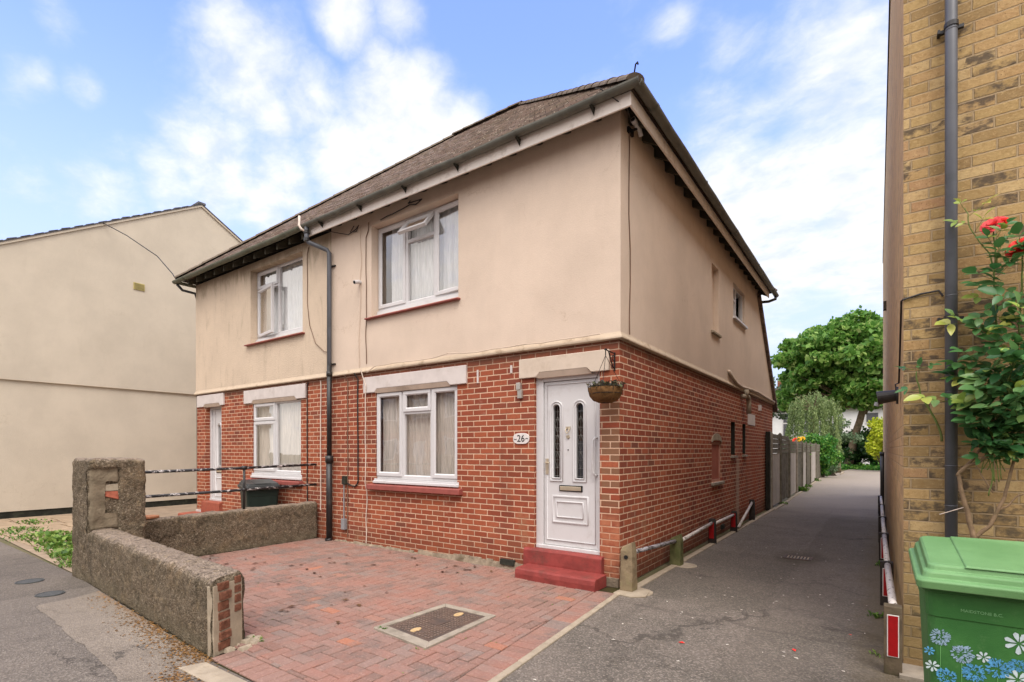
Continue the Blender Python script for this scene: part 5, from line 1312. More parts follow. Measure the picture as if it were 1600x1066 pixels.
# manhole cover with concrete surround
mh = thing('manhole_cover', (-.82,-2.1,0), 'rusty rectangular manhole cover framed in concrete in the block paving', 'manhole')
def gpt(x, y): return (x, y)
O = [Vector(p) for p in ((-1.17,-2.53), (-.47,-2.60), (-.50,-1.66), (-1.13,-1.66))]
Iq = [Vector(p) for p in ((-1.095,-2.43), (-.545,-2.49), (-.56,-1.735), (-1.065,-1.735))]
b = MB()
for i in range(4):
    k = (i+1) % 4; a, c_, d, e = O[i], O[k], Iq[k], Iq[i]
    b.hexa([(p.x,p.y,-.01) for p in (a, c_, d, e)], [(p.x,p.y,.024+.002*i) for p in (a, c_, d, e)])
b.build('surround', M['conc'], mh, bevel=.004)
b = MB(); b.hexa([(p.x,p.y,-.01) for p in Iq], [(p.x,p.y,.0205) for p in Iq])
def bil(u, v): return Iq[0]*(1-u)*(1-v)+Iq[1]*u*(1-v)+Iq[2]*u*v+Iq[3]*(1-u)*v
nu, nv_ = 13, 18
for i in range(nu):
    for j in range(nv_):
        u0, v0 = .05+.9*i/nu, .05+.9*j/nv_
        if (abs(u0-.5) < .17 and abs(v0-.5) < .13) or (abs(u0-.5) < .12 and min(abs(v0-.16), abs(v0-.84)) < .05): continue
        u1, v1 = u0+.9/nu*.62, v0+.9/nv_*.62
        if (i+j) % 2: v1 = v0+.9/nv_*.35
        else: u1 = u0+.9/nu*.35
        q = [bil(u0,v0), bil(u1,v0), bil(u1,v1), bil(u0,v1)]
        b.cur = 1; b.hexa([(p.x,p.y,.02) for p in q], [(p.x,p.y,.0265) for p in q]); b.cur = 0
q = [bil(.36,.40), bil(.64,.40), bil(.64,.60), bil(.36,.60)]; b.hexa([(p.x,p.y,.02) for p in q], [(p.x,p.y,.025) for p in q])
b.build('iron_lid', [M['iron'], M['tread']], mh)
for u, v in ((.48,.14), (.52,.86)):
    b = MB(); c_ = bil(u, v); b.prism([(c_.x+.036*math.cos(a)*(1+.12*fn((a*2, u, 1))), c_.y+.058*math.sin(a)*(1+.12*fn((a*2, v, 3)))) for a in [2*PI*k/14 for k in range(14)]], .020, .027, 'z')
    b.build('lifting_plug', simple('sandy_plug', C(186,158,116), .9, .15, var=.15, vs=30), mh, bevel=.002)
# drain grate
dg_ = thing('drain_grate', (1.45,2.95,0), 'small iron drain grating set in the alley tarmac', 'drain')
b = MB(); b.box(1.27,1.63,2.82,2.86,0,.014); b.box(1.27,1.63,3.05,3.09,0,.014); b.box(1.27,1.30,2.86,3.05,0,.014); b.box(1.60,1.63,2.86,3.05,0,.014); b.build('frame', M['iron'], dg_)
b = MB()
for i in range(7): b.box(1.315+i*.042, 1.335+i*.042, 2.86, 3.05, 0, .013)
b.build('bars', M['conc_pale'], dg_)
b = MB(); b.box(1.30,1.60,2.86,3.05,.0045,.006); b.build('dark_pit', M['black_rub'], dg_)
for (x, y, r, lb) in ((-4.90,-3.82,.125,'round utility cover in the pavement nearer the low wall'), (-5.80,-3.80,.13,'round utility cover in the pavement beyond the gate pillar')):
    t = thing('utility_cover', (x, y, 0), lb, 'cover', 'round covers in the pavement')
    b = MB(); b.lathe([(0,.008), (r-.02,.008), (r-.02,.005), (r-.012,.005), (r-.012,.009), (r,.009), (r,.0)], (x,y,0), 28); b.build('lid', simple('dark_iron_lid', C(74,76,74), .6, .4, .2, var=.15, vs=20, bump=.003, bs=90), t)

# debris: dead leaves on the drive, pale scraps and petals on the alley, brown moss along the wall, weeds
def flat_bits(name, pts, size, mat, label, z=.02, elong=1.6, cat='debris'):
    n = len(pts); V = []; F = []; rn = []
    r2 = np.random.default_rng(n)
    for i, (x, y) in enumerate(pts):
        a = r2.random()*2*PI; s = size*(.6+.8*r2.random()); ca, sa = math.cos(a), math.sin(a)
        for (u, v, h) in ((-1*elong,0,.0), (-.2,-.8,.25), (1*elong,.1,.1), (.2,.8,.35)):
            V.append((x+s*(u*ca-v*sa)/2, y+s*(u*sa+v*ca)/2, z+s*h*.5))
        F.append((4*i, 4*i+1, 4*i+2, 4*i+3)); rn.append(r2.random())
    return stuff(fastmesh(name, V, F, rn, mat), label, cat)
rg = np.random.default_rng(5)
pts = [(rg.normal(-4.3,.8), rg.normal(-2.0,.5)) for _ in range(34)] + [(rg.uniform(-5.5,-1.5), rg.uniform(-3.2,-.1)) for _ in range(30)] + [(rg.normal(-2.1,.25), rg.normal(-.45,.15)) for _ in range(10)]
pts = [p for p in pts if -5.55 < p[0] < -.2 and -3.1 < p[1] < -.1]
flat_bits('fallen_leaves', pts, .045, leaf_mat('dead_leaves', [(0, C(74,52,42)), (.6, C(104,72,54)), (1, C(128,98,66))]), 'scattered dead brown leaves on the block paved drive')
pts = [(rg.uniform(.5,2.4), rg.uniform(-3.0,4.5)) for _ in range(70)]
flat_bits('paper_scraps', pts, .02, simple('pale_scraps', C(206,198,184), .9, .1), 'tiny pale scraps scattered over the alley tarmac', .008)
flat_bits('rose_petals', [(1.86,-.95), (1.55,-2.1), (2.2,-.3), (1.1,-1.3), (2.1,-2.4)], .03, M['petal'], 'few fallen red petals on the alley tarmac', .008)
def wl(x): return -3.42-(x+5.16)*.059
pts = []
for _ in range(900):
    x = rg.choice([rg.normal(-2.75,.33), rg.normal(-1.95,.20), rg.uniform(-4.4,-1.6)]); y = wl(x)-abs(rg.normal(0,.11))-.01; pts.append((x, y))
pts += [(rg.normal(-1.5,.1), rg.normal(-3.93,.06)) for _ in range(160)]
flat_bits('dry_moss', pts, .018, leaf_mat('dry_moss_bits', [(0, C(108,82,48)), (.5, C(156,114,66)), (1, C(190,146,90))]), 'brown dry moss and grit along the foot of the pavement wall', .008, 1.2, 'moss')
def weeds(name, spots, label, mat='weed'):
    V = []; F = []; rn = []; r2 = np.random.default_rng(len(spots)*7+3); k = 0
    for (x, y, rad, n, h) in spots:
        for _ in range(n):
            a = r2.random()*2*PI; d = rad*math.sqrt(r2.random()); px, py = x+d*math.cos(a), y+d*math.sin(a)*.6
            L = h*(.5+r2.random()*.8)*(1.15-d/rad*.6); b_ = r2.random()*2*PI; w = L*.22; ox, oy = math.cos(b_)*L*.7, math.sin(b_)*L*.7; tx, ty = -math.sin(b_)*w, math.cos(b_)*w
            V += [(px,py,.0), (px+ox*.5-tx,py+oy*.5-ty,L*.6), (px+ox,py+oy,L*.75), (px+ox*.5+tx,py+oy*.5+ty,L*.62)]
            F.append((k, k+1, k+2, k+3)); rn.append(r2.random()); k += 4
    return stuff(fastmesh(name, V, F, rn, M[mat]), label, 'weeds')
weeds('weeds', [(-9.6,-2.75,.75,220,.12), (-8.7,-2.8,.6,200,.14), (-10.9,-2.9,.7,140,.10), (-8.1,-3.0,.45,130,.12), (-7.3,-3.12,.28,90,.13), (-7.75,-2.75,.5,120,.15), (-6.8,-3.2,.22,50,.10), (-6.4,-3.3,.16,30,.09), (-12.2,-2.4,.5,80,.10), (-8.9,-2.1,.5,60,.08), (-9.9,-3.1,.5,60,.07)], 'green weeds growing between the worn slabs left of the gate pillar')
weeds('alley_weeds', [(2.40,.4,.10,36,.07), (2.42,-.7,.08,16,.05), (2.36,-1.6,.10,14,.05), (2.43,3.0,.10,30,.10), (.02,16.5,.25,70,.25), (-.1,19,.3,60,.2), (-.2,24,.3,50,.2), (.2,11.0,.12,20,.1), (.16,5.2,.05,12,.05), (-1.09,-2.5,.03,14,.05), (-.55,-2.62,.05,6,.025), (-1.72,-3.25,.06,24,.05)], 'small weeds sprouting along the edges of the alley and drive')
r3 = np.random.default_rng(77); pts = []
for _ in range(420):
    i = r3.integers(-50,8); j = r3.integers(-36,0); u = r3.random()*.1
    x, y = (i*W_+.04, j*W_+u) if r3.random() < .5 else (i*W_+u, j*W_+.01)
    if fn((x*1.1, y*1.1, 4)) > .05 and -5.0 < x < .1 and -3.5 < y < -.2: pts.append((x, y))
flat_bits('joint_moss', pts, .014, M['weed'], 'flecks of moss in the joints of the block paving', .010, 1.3, 'moss')

# ================================================================= neighbour gable house on the left
nb = thing('gable_house', (-18,1.5,0), 'plain beige rendered house gable with a ledge, left of the brick pair', 'house')
NX, NY0, NY1, NYC, NZ, NS = -13.62, -3.6, 6.62, 1.51, 8.66, .585
def gz(y): return NZ-NS*abs(y-NYC)
b = MB(); b.quad((NX,NY0,3.15), (NX,NY1,3.15), (NX,NY1,gz(NY1)), (NX,NYC,NZ), (NX,NY0,gz(NY0))); b.quad((NX,NY0,3.15), (NX,NY0,gz(NY0)), (NX-9,NY0,gz(NY0)), (NX-9,NY0,3.15)); b.quad((NX,NY0,3.15), (NX-.06,NY0,3.13), (NX-.06,NY1,3.13), (NX,NY1,3.15))
b.quad((NX,NY1,3.15), (NX-9,NY1,3.15), (NX-9,NY1,gz(NY1)), (NX,NY1,gz(NY1))); b.build('upper_wall', M['gable_render'], nb)
b = MB(); b.box(NX-9, NX-.05, NY0+.05, NY1-.05, .16, 3.14); b.build('lower_wall', M['gable_render'], nb)
b = MB(); b.box(NX-9, NX-.07, NY0+.07, NY1-.07, 0, .16); b.build('plinth', M['plinth'], nb)
b = MB()
for s, ye in ((-1, NY0-.25), (1, NY1+.25)):
    ze = gz(ye)
    b.hexa([(NX-9.2,NYC,NZ+.0), (NX+.05,NYC,NZ+.0), (NX+.05,ye,ze+.0), (NX-9.2,ye,ze+.0)], [(NX-9.2,NYC,NZ+.03), (NX+.05,NYC,NZ+.03), (NX+.05,ye,ze+.03), (NX-9.2,ye,ze+.03)])
rf = b.build('roof', M['slate'], nb)
b = MB()
for s, ye in ((-1, NY0-.25), (1, NY1+.25)):
    ze = gz(ye); b.hexa([(NX+.0,NYC,NZ-.06), (NX+.035,NYC,NZ-.06), (NX+.035,ye,ze-.06), (NX+.0,ye,ze-.06)], [(NX+.0,NYC,NZ-.002), (NX+.035,NYC,NZ-.002), (NX+.035,ye,ze-.002), (NX+.0,ye,ze-.002)])
b.build('verge_board', M['gable_render'], rf)
b = MB(); rr = random.Random(2)
for k in range(22):
    y = NYC-.1-k*.24+rr.uniform(-.03,.03); b.hexa([(NX-.5,y-.16,gz(y-.16)+.03), (NX+.06,y-.16,gz(y-.16)+.03), (NX+.06,y,gz(y)+.03), (NX-.5,y,gz(y)+.03)], [(NX-.5,y-.16,gz(y-.16)+.042), (NX+.06,y-.16,gz(y-.16)+.042+rr.uniform(0,.02)), (NX+.06,y,gz(y)+.04), (NX-.5,y,gz(y)+.04)])
b.box(NX-.4, NX+.06, NYC-.10, NYC+.10, NZ+.0, NZ+.06)
b.build('verge_slates', M['slate'], rf)
for (x0, x1, z0, z1) in ((-16.6,-15.0,3.7,5.0), (-20.4,-18.8,3.7,5.0), (-16.8,-14.8,.9,2.3)):
    b = MB(); b.box(x0, x1, NY0-.03, NY0+.08, z0, z1); w_ = b.build('window', M['upvc'], nb)
    b = MB(); b.box(x0+.08, (x0+x1)/2-.04, NY0-.04, NY0-.031, z0+.1, z1-.08); b.build('pane', M['slate'], w_)
    b = MB(); b.box((x0+x1)/2+.04, x1-.08, NY0-.04, NY0-.031, z0+.1, z1-.08); b.build('pane', M['slate'], w_)
b = MB(); b.box(-19.6, -18.7, NY0-.02, NY0+.08, .1, 2.15); b.build('front_door', M['red_step'], nb)
b = MB(); b.box(NX, NX+.02, -.16, .09, 5.80, 5.98)
vn = b.build('air_vent', simple('yellowed_vent', C(178,164,104), .7, .2), nb)
b = MB()
for i in range(6): b.box(NX+.02, NX+.027, -.145, .075, 5.82+i*.026, 5.834+i*.026)
b.build('louvre', simple('vent_louvre', C(150,138,92), .7, .2), vn)
cable([(NX+.03,-.83,7.30), (NX+.6,-.5,6.95), (-12.0,-.2,6.3), (-11.0,-.25,5.65), (-10.7,-.3,5.45)], .012, M['cable_black'], 'overhead cable from the beige gable down to the eaves of the brick pair')

# ================================================================= beyond: fence, houses, trees
fn_ = thing('boundary_fence', (0,18,0), 'long weathered grey board fence along the left of the alley', 'fence')
fd = simple('weathered_dark_boards', C(108,102,90), .92, .12, var=.25, vs=6, dirt=C(72,74,58), da=.6, ds=2, bump=.004, bs=20)
fl = simple('silvered_pale_boards', C(176,168,160), .92, .12, var=.12, vs=6, dirt=C(128,122,112), da=.45, ds=3, bump=.004, bs=20)
ys = [9.45, 11.3, 13.4, 15.6, 17.6, 19.4, 21.4, 24.6, 28.4]
def fx(y): return .10-(max(0, y-9.2))*.018
for i, (a, c_) in enumerate(zip(ys, ys[1:])):
    b = MB(); n = max(6, int((c_-a)/.15)); rr = random.Random(i)
    pale = i in (2, 4, 6) or i == 0
    for k in range(n):
        y0, y1 = a+(c_-a)*k/n, a+(c_-a)*(k+1)/n-.012; o = rr.uniform(-.008,.008)
        b.hexa([(fx(y0)-.03+o,y0,.05), (fx(y0)+o,y0,.05), (fx(y1)+o,y1,.05), (fx(y1)-.03+o,y1,.05)], [(fx(y0)-.03+o,y0,1.46), (fx(y0)+o,y0,1.46), (fx(y1)+o,y1,1.46), (fx(y1)-.03+o,y1,1.46)])
    p = b.build('panel', fl if pale else fd, fn_)
    b = MB(); zt = 2.0 if i < 2 else 1.86
    for k in range(4):
        z0 = 1.47+(zt-1.47)*k/4; z1 = 1.47+(zt-1.47)*(k+1)/4-.01; b.hexa([(fx(a)-.03,a,z0), (fx(a)+.01,a,z0), (fx(c_)+.01,c_,z0), (fx(c_)-.03,c_,z0)], [(fx(a)-.03,a,z1), (fx(a)-.0,a,z1), (fx(c_)-.0,c_,z1), (fx(c_)-.03,c_,z1)])
    b.build('top_boards', fd, fn_)
for i, y in enumerate(ys):
    b = MB(); x = fx(y); h = 2.06 if i < 2 else 1.92; b.prism([(x-.05,0), (x+.05,0), (x+.05,h-.06), (x,h), (x-.05,h-.06)], y-.05, y+.05, 'y'); b.build('post', M['conc'] if i in (0, 3) else fd, fn_, bevel=.006)
b = MB(); b.box(.02,.12,9.18,9.30,0,2.03); b.build('end_post', M['dark'], fn_, bevel=.006)

def far_house(name, x0, x1, y, label, wins, group):
    t = thing(name, ((x0+x1)/2, y+4, 0), label, 'house', group)
    b = MB(); b.box(x0, x1, y, y+8, 0, 6.1); b.build('wall', M['white_render'], t)
    b = MB(); b.prism([(y-.4,6.0), (y+8.4,6.0), (y+4,9.0)], x0-.02, x1+.02, 'x'); b.build('roof', M['ridge'], t)
    b = MB(); b.tube([(x0,y-.45,6.0), (x1,y-.45,6.0)], .07, 6); b.build('gutter', M['gutter'], t)
    for (a, c_, p, q, tz) in wins:
        b = MB(); b.box(a, c_, y-.06, y+.02, p, q); w = b.build('window', M['upvc'], t)
        b = MB()
        if tz: b.box(a+.1, c_-.1, y-.075, y-.062, p+.1, tz-.07); b.box(a+.1, c_-.1, y-.075, y-.062, tz+.07, q-.1)
        else: b.box(a+.1, c_-.1, y-.075, y-.062, p+.1, q-.1)
        b.build('pane', M['slate'], w)
    b = MB(); b.box(x0+.3, x0+1.0, y+3.6, y+4.4, 8.0, 9.9); b.build('chimney', M['brick'], t)
far_house('terraced_house', -13.6, -7.8, 60, 'white terraced house, leftmost behind the fence', [(-11.5,-10,3.3,5.2,4.5)], 'white terraced houses behind the trees')
far_house('terraced_house', -7.78, -2.6, 60, 'white terraced house with a small window showing between brick wall and willow', [(-6.45,-5.45,3.05,5.45,4.55), (-4.4,-3.3,3.2,5.3,4.5)], 'white terraced houses behind the trees')
far_house('terraced_house', -2.58, 4.2, 60, 'white terraced house glimpsed right of the leaning tree trunk', [(1.3,2.5,4.3,5.5,None), (-1.6,-.6,3.9,5.2,None)], 'white terraced houses behind the trees')
far_house('terraced_house', 4.22, 10.5, 60, 'white terraced house hidden by the yellow brick corner', [(6,7.4,3.5,5.2,None)], 'white terraced houses behind the trees')

# trees
def limb(b, p0, p1, r0, r1, n=6, wob=.25, seed=0):
    p0, p1 = Vector(p0), Vector(p1); L = (p1-p0).length; pts = []; rs = []
    for i in range(n+1):
        t = i/n; q = p0.lerp(p1, t); w = wob*math.sin(PI*t)
        pts.append(q+Vector((fn((seed, t*2, 1)), fn((seed, t*2, 5)), .3*fn((seed, t*2, 9))))*w*L*.4); rs.append(r0+(r1-r0)*t)
    b.tube(pts, rs, 8); return pts
def crown(centers, rad, per, size, mat, name, parent, rng_, flat=.75, elong=1.4, hollow=.35):
    P = []
    for (c_, r_) in zip(centers, rad):
        n = int(per*(r_**2)); d = rng_.normal(size=(n,3)); d /= np.linalg.norm(d, axis=1)[:,None]
        k = (hollow+(1-hollow)*rng_.random(n)**.6+.35*(rng_.random(n) < .07)*rng_.random(n))[:,None]*r_
        P.append(np.asarray(c_)+d*k*np.array([1,1,flat]))
    P = np.concatenate(P)
    return leafquads(P, size, rng_, mat, name, parent, .7, elong)
def big_tree(base, H, cc, R_, nb_, label, seed, trunk_r, mat, size, per, tops, lean=(0,0)):
    rn = np.random.default_rng(seed)
    t = thing('tree', base, label, 'tree')
    b = MB(); bx, by, bz = base; top = (bx+lean[0], by+lean[1], tops)
    limb(b, (bx,by,-.1), top, trunk_r, trunk_r*.62, 8, .12, seed)
    C_ = []; Rr = []
    k = 0
    while len(C_) < nb_ and k < 5000:
        k += 1
        d = rn.normal(size=3); d /= np.linalg.norm(d); u = rn.random()**.35
        p = np.array(cc)+d*np.array(R_)*u
        if d[2] < -.80 or p[2] < cc[2]*(.58 if p[0] < cc[0]-1.5 else .70): continue
        if C_ and min(np.linalg.norm(p-q) for q in C_) < .72: continue
        C_.append(p); Rr.append(rn.uniform(.45,1.15))
    for i in range(0, len(C_), 4): limb(b, (top[0],top[1],top[2]-rn.random()*tops*.3), tuple(C_[i]), trunk_r*.26, .02, 6, .25, seed+i)
    b.build('trunk', M['bark'], t, smooth=True)
    crown(C_, Rr, per, size, mat, 'crown', t, rn)
    return t
big_tree((.3,45.5,0), 15, (.35,46.5,7.9), (5.7,4.6,4.9), 190, 'large round broad leaved tree with leaning trunk at the end of the alley', 3, .34, M['leaf_syc'], .30, 330, 6.4, (1.3,.2))
big_tree((-8.2,50,0), 11, (-6.9,50,6.2), (2.6,2.2,2.3), 26, 'loose branched tree showing over the rear roof slope', 9, .25, M['leaf_grey'], .24, 110, 4.0, (.6,0))
# golden, dark and willow shrubs
def shrub(name, cc, R_, nb_, label, seed, mat, size, per, cat='shrub', rr_=(.35,.7), stem=True):
    rn = np.random.default_rng(seed); t = thing(name, (cc[0],cc[1],0), label, cat)
    C_ = []; Rr = []
    for _ in range(nb_):
        d = rn.normal(size=3); d /= np.linalg.norm(d); u = .45+.5*rn.random(); C_.append(np.array(cc)+d*np.array(R_)*u); Rr.append(rn.uniform(*rr_))
    b = MB()
    for i in range(0, nb_, max(1, nb_//7)): limb(b, (cc[0]+rn.normal()*.1, cc[1]+rn.normal()*.1, 0), tuple(C_[i]), .06, .015, 5, .2, seed+i)
    b.build('stems', M['bark_dark'], t)
    crown(C_, Rr, per, size, mat, 'foliage', t, rn, .85)
    return t
shrub('golden_shrub', (2.75,40,2.2), (1.25,1.2,1.5), 26, 'bright golden yellow shrub at the far right of the alley', 4, M['leaf_gold'], .13, 900)
shrub('dark_shrub', (2.6,45,1.6), (2.6,1.5,1.7), 26, 'dark green bush behind the golden shrub', 6, M['leaf_dark'], .17, 420, rr_=(.5,.9))
shrub('dark_shrub', (.6,47.5,1.5), (2.0,1.2,1.6), 20, 'dark green undergrowth behind the leaning trunk', 16, M['leaf_dark'], .17, 420, rr_=(.5,.9))
shrub('yellow_green_shrub', (2.1,47.6,2.3), (.9,.7,1.2), 10, 'yellow green shrub between leaning trunk and golden shrub', 26, M['leaf_gold'], .15, 300)
shrub('clipped_bush', (-.28,28.6,1.35), (.75,.95,1.25), 40, 'rounded green bush with red blooms at the end of the fence', 7, M['leaf_hedge'], .10, 1300, rr_=(.3,.55))
shrub('low_bush', (.12,31.0,.6), (.32,.5,.75), 12, 'pale green low bush behind the rounded green bush', 31, M['leaf_grey'], .09, 900, rr_=(.25,.4))
shrub('garden_shrub', (-2.0,31,1.2), (.7,.8,.8), 10, 'grey green garden shrub behind the fence', 8, M['leaf_grey'], .12, 420)
b = MB(); limb(b, (.2,36,-.05), (.1,36,3.2), .17, .10, 6, .2, 5); limb(b, (.15,36,1.3), (.4,36,3.0), .10, .06, 5, .2, 6)
t = thing('young_tree', (.2,36,0), 'short bare stemmed tree beside the leaning trunk', 'tree'); b.build('trunk', M['bark'], t, smooth=True)
rn = np.random.default_rng(61); crown([np.array((-.1+rn.normal()*.45, 36+rn.normal()*.4, 2.6+rn.normal()*.45)) for _ in range(14)], [.5]*14, 500, .12, M['leaf_grey'], 'crown', t, rn)
# willow
t = thing('weeping_tree', (-.95,31.6,0), 'weeping willow with trailing branches behind the fence', 'tree')
b = MB(); limb(b, (-.95,31.6,0), (-.9,31.6,4.2), .16, .09, 6, .2, 3)
rn = np.random.default_rng(15); P = []
for i in range(150):
    a = rn.random()*2*PI; rad = 1.38*math.sqrt(rn.random())*(1+.1*math.sin(a*3)); hx, hy = -.9+rad*math.cos(a), 31.6+rad*math.sin(a); hz = 5.1-.55*rad**1.6+rn.normal()*.22
    L = (1.2+2.4*rn.random())*(.55+.35*rad)
    if i % 6 == 0: limb(b, (-.9,31.6,4.1), (hx,hy,hz), .035, .01, 4, .2, i)
    n = int(L*48)
    for k in range(n):
        s = k/n; P.append((hx+.30*s*math.cos(a)+rn.normal()*.035, hy+.30*s*math.sin(a)+rn.normal()*.035, max(1.4, hz-L*s+rn.normal()*.03)))
b.build('trunk', M['bark'], t, smooth=True)
P = np.array(P); n = len(P); d = rn.normal(size=(n,3))*np.array([.5,.5,.3])+np.array([0,0,-1]); d /= np.linalg.norm(d, axis=1)[:,None]; e = np.cross(d, rn.normal(size=(n,3))); e /= np.linalg.norm(e, axis=1)[:,None]; s = (.10+.08*rn.random(n))[:,None]
V = np.stack([P, P+d*s*.5+e*s*.16, P+d*s, P+d*s*.5-e*s*.16], 1).reshape(-1,3); fastmesh('foliage', V, np.arange(4*n).reshape(n,4), rn.random(n), M['leaf_willow'], t)
# ivy under the trees
rn = np.random.default_rng(19); P = np.stack([rn.uniform(-1.4,4.2,6500), rn.uniform(41.5,48,6500), np.abs(rn.normal(0,.16,6500))], 1)
keep = P[:,1] > 42.6+.6*np.sin(P[:,0]*2)-.5*(P[:,0] < .4); o = leafquads(P[keep], .13, rn, M['leaf_hedge'], 'ivy_ground_cover'); stuff(o, 'low ivy covering the ground under the trees at the alley end', 'ivy')
b = MB(); b.box(.42,.52,33.0,36.0,0,.08); struct(b.build('alley_end_kerb', M['conc_pale'], bevel=.01))

def blossom(loc, r, mats, label, name, npet=26, seed=1, parent=None, axis=(-.25,-.8,.55)):
    rr = random.Random(seed); b = MB(); c_ = Vector((0,0,0)); Q = Vector((0,0,1)).rotation_difference(Vector(axis)).to_matrix().to_4x4(); b.T = Matrix.Translation(loc) @ Q
    for i in range(npet):
        lay = i/npet; a = i*2.4; tilt = .12+1.25*lay**.8; rad = r*(.55+.45*lay); d = Vector((math.cos(a)*math.sin(tilt), math.sin(a)*math.sin(tilt), math.cos(tilt))); sd = d.cross(Vector((0,0,1))).normalized() if abs(d.z) < .98 else Vector((1,0,0)); up = sd.cross(d)
        base = c_-Vector((0,0,r*.25)); w = rad*.62
        vs = []
        for j, (l, k) in enumerate(((0,.25), (.45,.85), (.8,1.0), (1.0,.62))):
            for s_ in (-1, -.4, .4, 1):
                vs.append(tuple(base+d*rad*l*1.05+sd*s_*w*k+up*(rad*.22*(abs(s_)**2)*(1-.3*l)-rad*.18*(l > .9))+Vector((rr.uniform(-1,1),)*3)*r*.03))
        b.cr = rr.random()
        b.add(vs, [(j*4+m_, j*4+m_+1, j*4+m_+5, j*4+m_+4) for j in range(3) for m_ in range(3)])
    return b.build(name, mats, parent, smooth=True)
for i, (x, y, z, r, m_, lb) in enumerate(((-1.62,22,2.04,.16,'orange_fl','x'), (-1.30,22.2,2.06,.17,'yellow_fl','x'))):
    pass
t = thing('rose_tree', (-.9,20.5,0), 'yellow and orange roses showing above the board fence', 'shrub')
for x, z, m_ in ((-.42,2.02,'yellow_fl'), (-.30,2.04,'yellow_fl'), (-.55,1.98,'orange_fl')): blossom((x,20.5+x,z), .13, M[m_], '', 'flower', 16, int(-x*100), t)
b = MB(); limb(b, (-.4,20.2,0), (-.40,20.1,2.0), .03, .01, 4, .2, 1); b.build('stems', M['bark_dark'], t)
P = np.stack([rn.normal(-.5,.22,160), rn.normal(20.1,.2,160), rn.normal(1.75,.16,160)], 1); leafquads(P, .09, rn, M['leaf_hedge'], 'leaves', t)
# ================================================================= rose bush against the yellow brick wall
ro = thing('rose_bush', (2.98,-.98,0), 'climbing rose with two red blooms against the yellow brick wall', 'rose bush')
CAMP = Vector((2.3906,-5.4767,1.5605)); RG = Vector((.81555,.57866,0)); FW = Vector((-.57866,.81555,0))
def wp(px, py, y=-.98):
    """a point seen in the photo, on the plane of the bush in front of the wall"""
    d = FW+RG*((px-800)/806.0)+Vector((0,0,(703-py)/806.0)); return CAMP+d*((y-CAMP.y)/d.y)
rr = random.Random(8)
wood = MB(); green = MB()
leaf_V = []; leaf_F = []; leaf_r = []
def leaflet(p, d, up, L, W, cr, curl=.25):
    """pointed oval leaflet folded along the midrib: base p, direction d"""
    d = d.normalized(); sd = d.cross(up); sd = sd.normalized() if sd.length > 1e-4 else d.orthogonal().normalized(); nn = sd.cross(d)
    k0 = len(leaf_V); prof = ((0,.0), (.18,.72), (.42,1.0), (.68,.80), (.88,.38), (1.0,.0))
    for l, w in prof:
        c_ = p+d*L*l-nn*L*curl*l*l*.6
        leaf_V.append(c_-sd*W*w*.5+nn*W*w*.16); leaf_V.append(c_); leaf_V.append(c_+sd*W*w*.5+nn*W*w*.16)
    for i in range(len(prof)-1):
        a = k0+3*i
        leaf_F.append((a, a+1, a+4, a+3)); leaf_F.append((a+1, a+2, a+5, a+4)); leaf_r.extend((cr, cr))
def spray(p, d, n=5, L=.080, young=False):
    """a rose leaf: stalk with 3-5 leaflets"""
    d = d.normalized(); up = Vector((rr.uniform(-.5,.5), -.6+rr.uniform(-.4,.4), .8)); side = d.cross(up).normalized()
    q = p+d*L*1.7; green.tube([p, p+d*L*.9+Vector((0,0,-.003)), q], .0016, 4)
    base = rr.uniform(.80,1.0) if young else min(.82, max(0, rr.gauss(.42,.24)))
    def one(o, dr, s): leaflet(o, dr+Vector((rr.uniform(-.25,.25), rr.uniform(-.25,.25), rr.uniform(-.35,.15))), up+Vector((rr.uniform(-.4,.4), rr.uniform(-.4,.4), 0)), L*s*rr.uniform(.85,1.2), L*s*rr.uniform(.52,.68), min(1, max(0, base+rr.uniform(-.1,.1))))
    one(q, d, 1.15)
    for k in range((n-1)//2):
        o = p+d*L*(1.45-.8*k); one(o, d*.5+side, 1.0-.12*k); one(o, d*.5-side, 1.0-.12*k)
def stem(pxs, r0, r1, mb, y0=-.98, y1=-.98, n=24, leaves=0, L=.080, lo=.2, young=0.0):
    P = []
    for i in range(n+1):
        t = i/n*(len(pxs)-1); k = min(int(t), len(pxs)-2); f = t-k; f2 = f*f*(3-2*f)*.5+f*.5
        a, c_ = pxs[k], pxs[k+1]; y = y0+(y1-y0)*i/n
        P.append(wp(a[0]+(c_[0]-a[0])*f2, a[1]+(c_[1]-a[1])*f2, y)+Vector((fn((i*.4, r0*900, 1)), fn((i*.4, 3, r0*700)), fn((i*.4, 7, 2))))*.006)
    mb.tube(P, [r0+(r1-r0)*i/n for i in range(n+1)], 7)
    for k in range(leaves):
        i = min(n-1, int((lo+(1-lo)*(k+.5)/leaves)*n)); d = (P[i+1]-P[i]).normalized(); a = rr.uniform(0, 2*PI)
        dr = d*.45+Vector((math.cos(a), -abs(math.sin(a))*.7, .25*math.sin(a*2)))
        spray(P[i], dr, rr.choice((3, 5, 5)), L*rr.uniform(.8,1.2), rr.random() < young)
    for k in range(int(n*.5)):   # thorns
        i = rr.randrange(1, n); a = rr.uniform(0, 2*PI); v = Vector((math.cos(a), -abs(math.sin(a)), .3)); mb.tube([P[i], P[i]+v*(r0*.5+.006)], [.0025,.0004], 4)
    return P
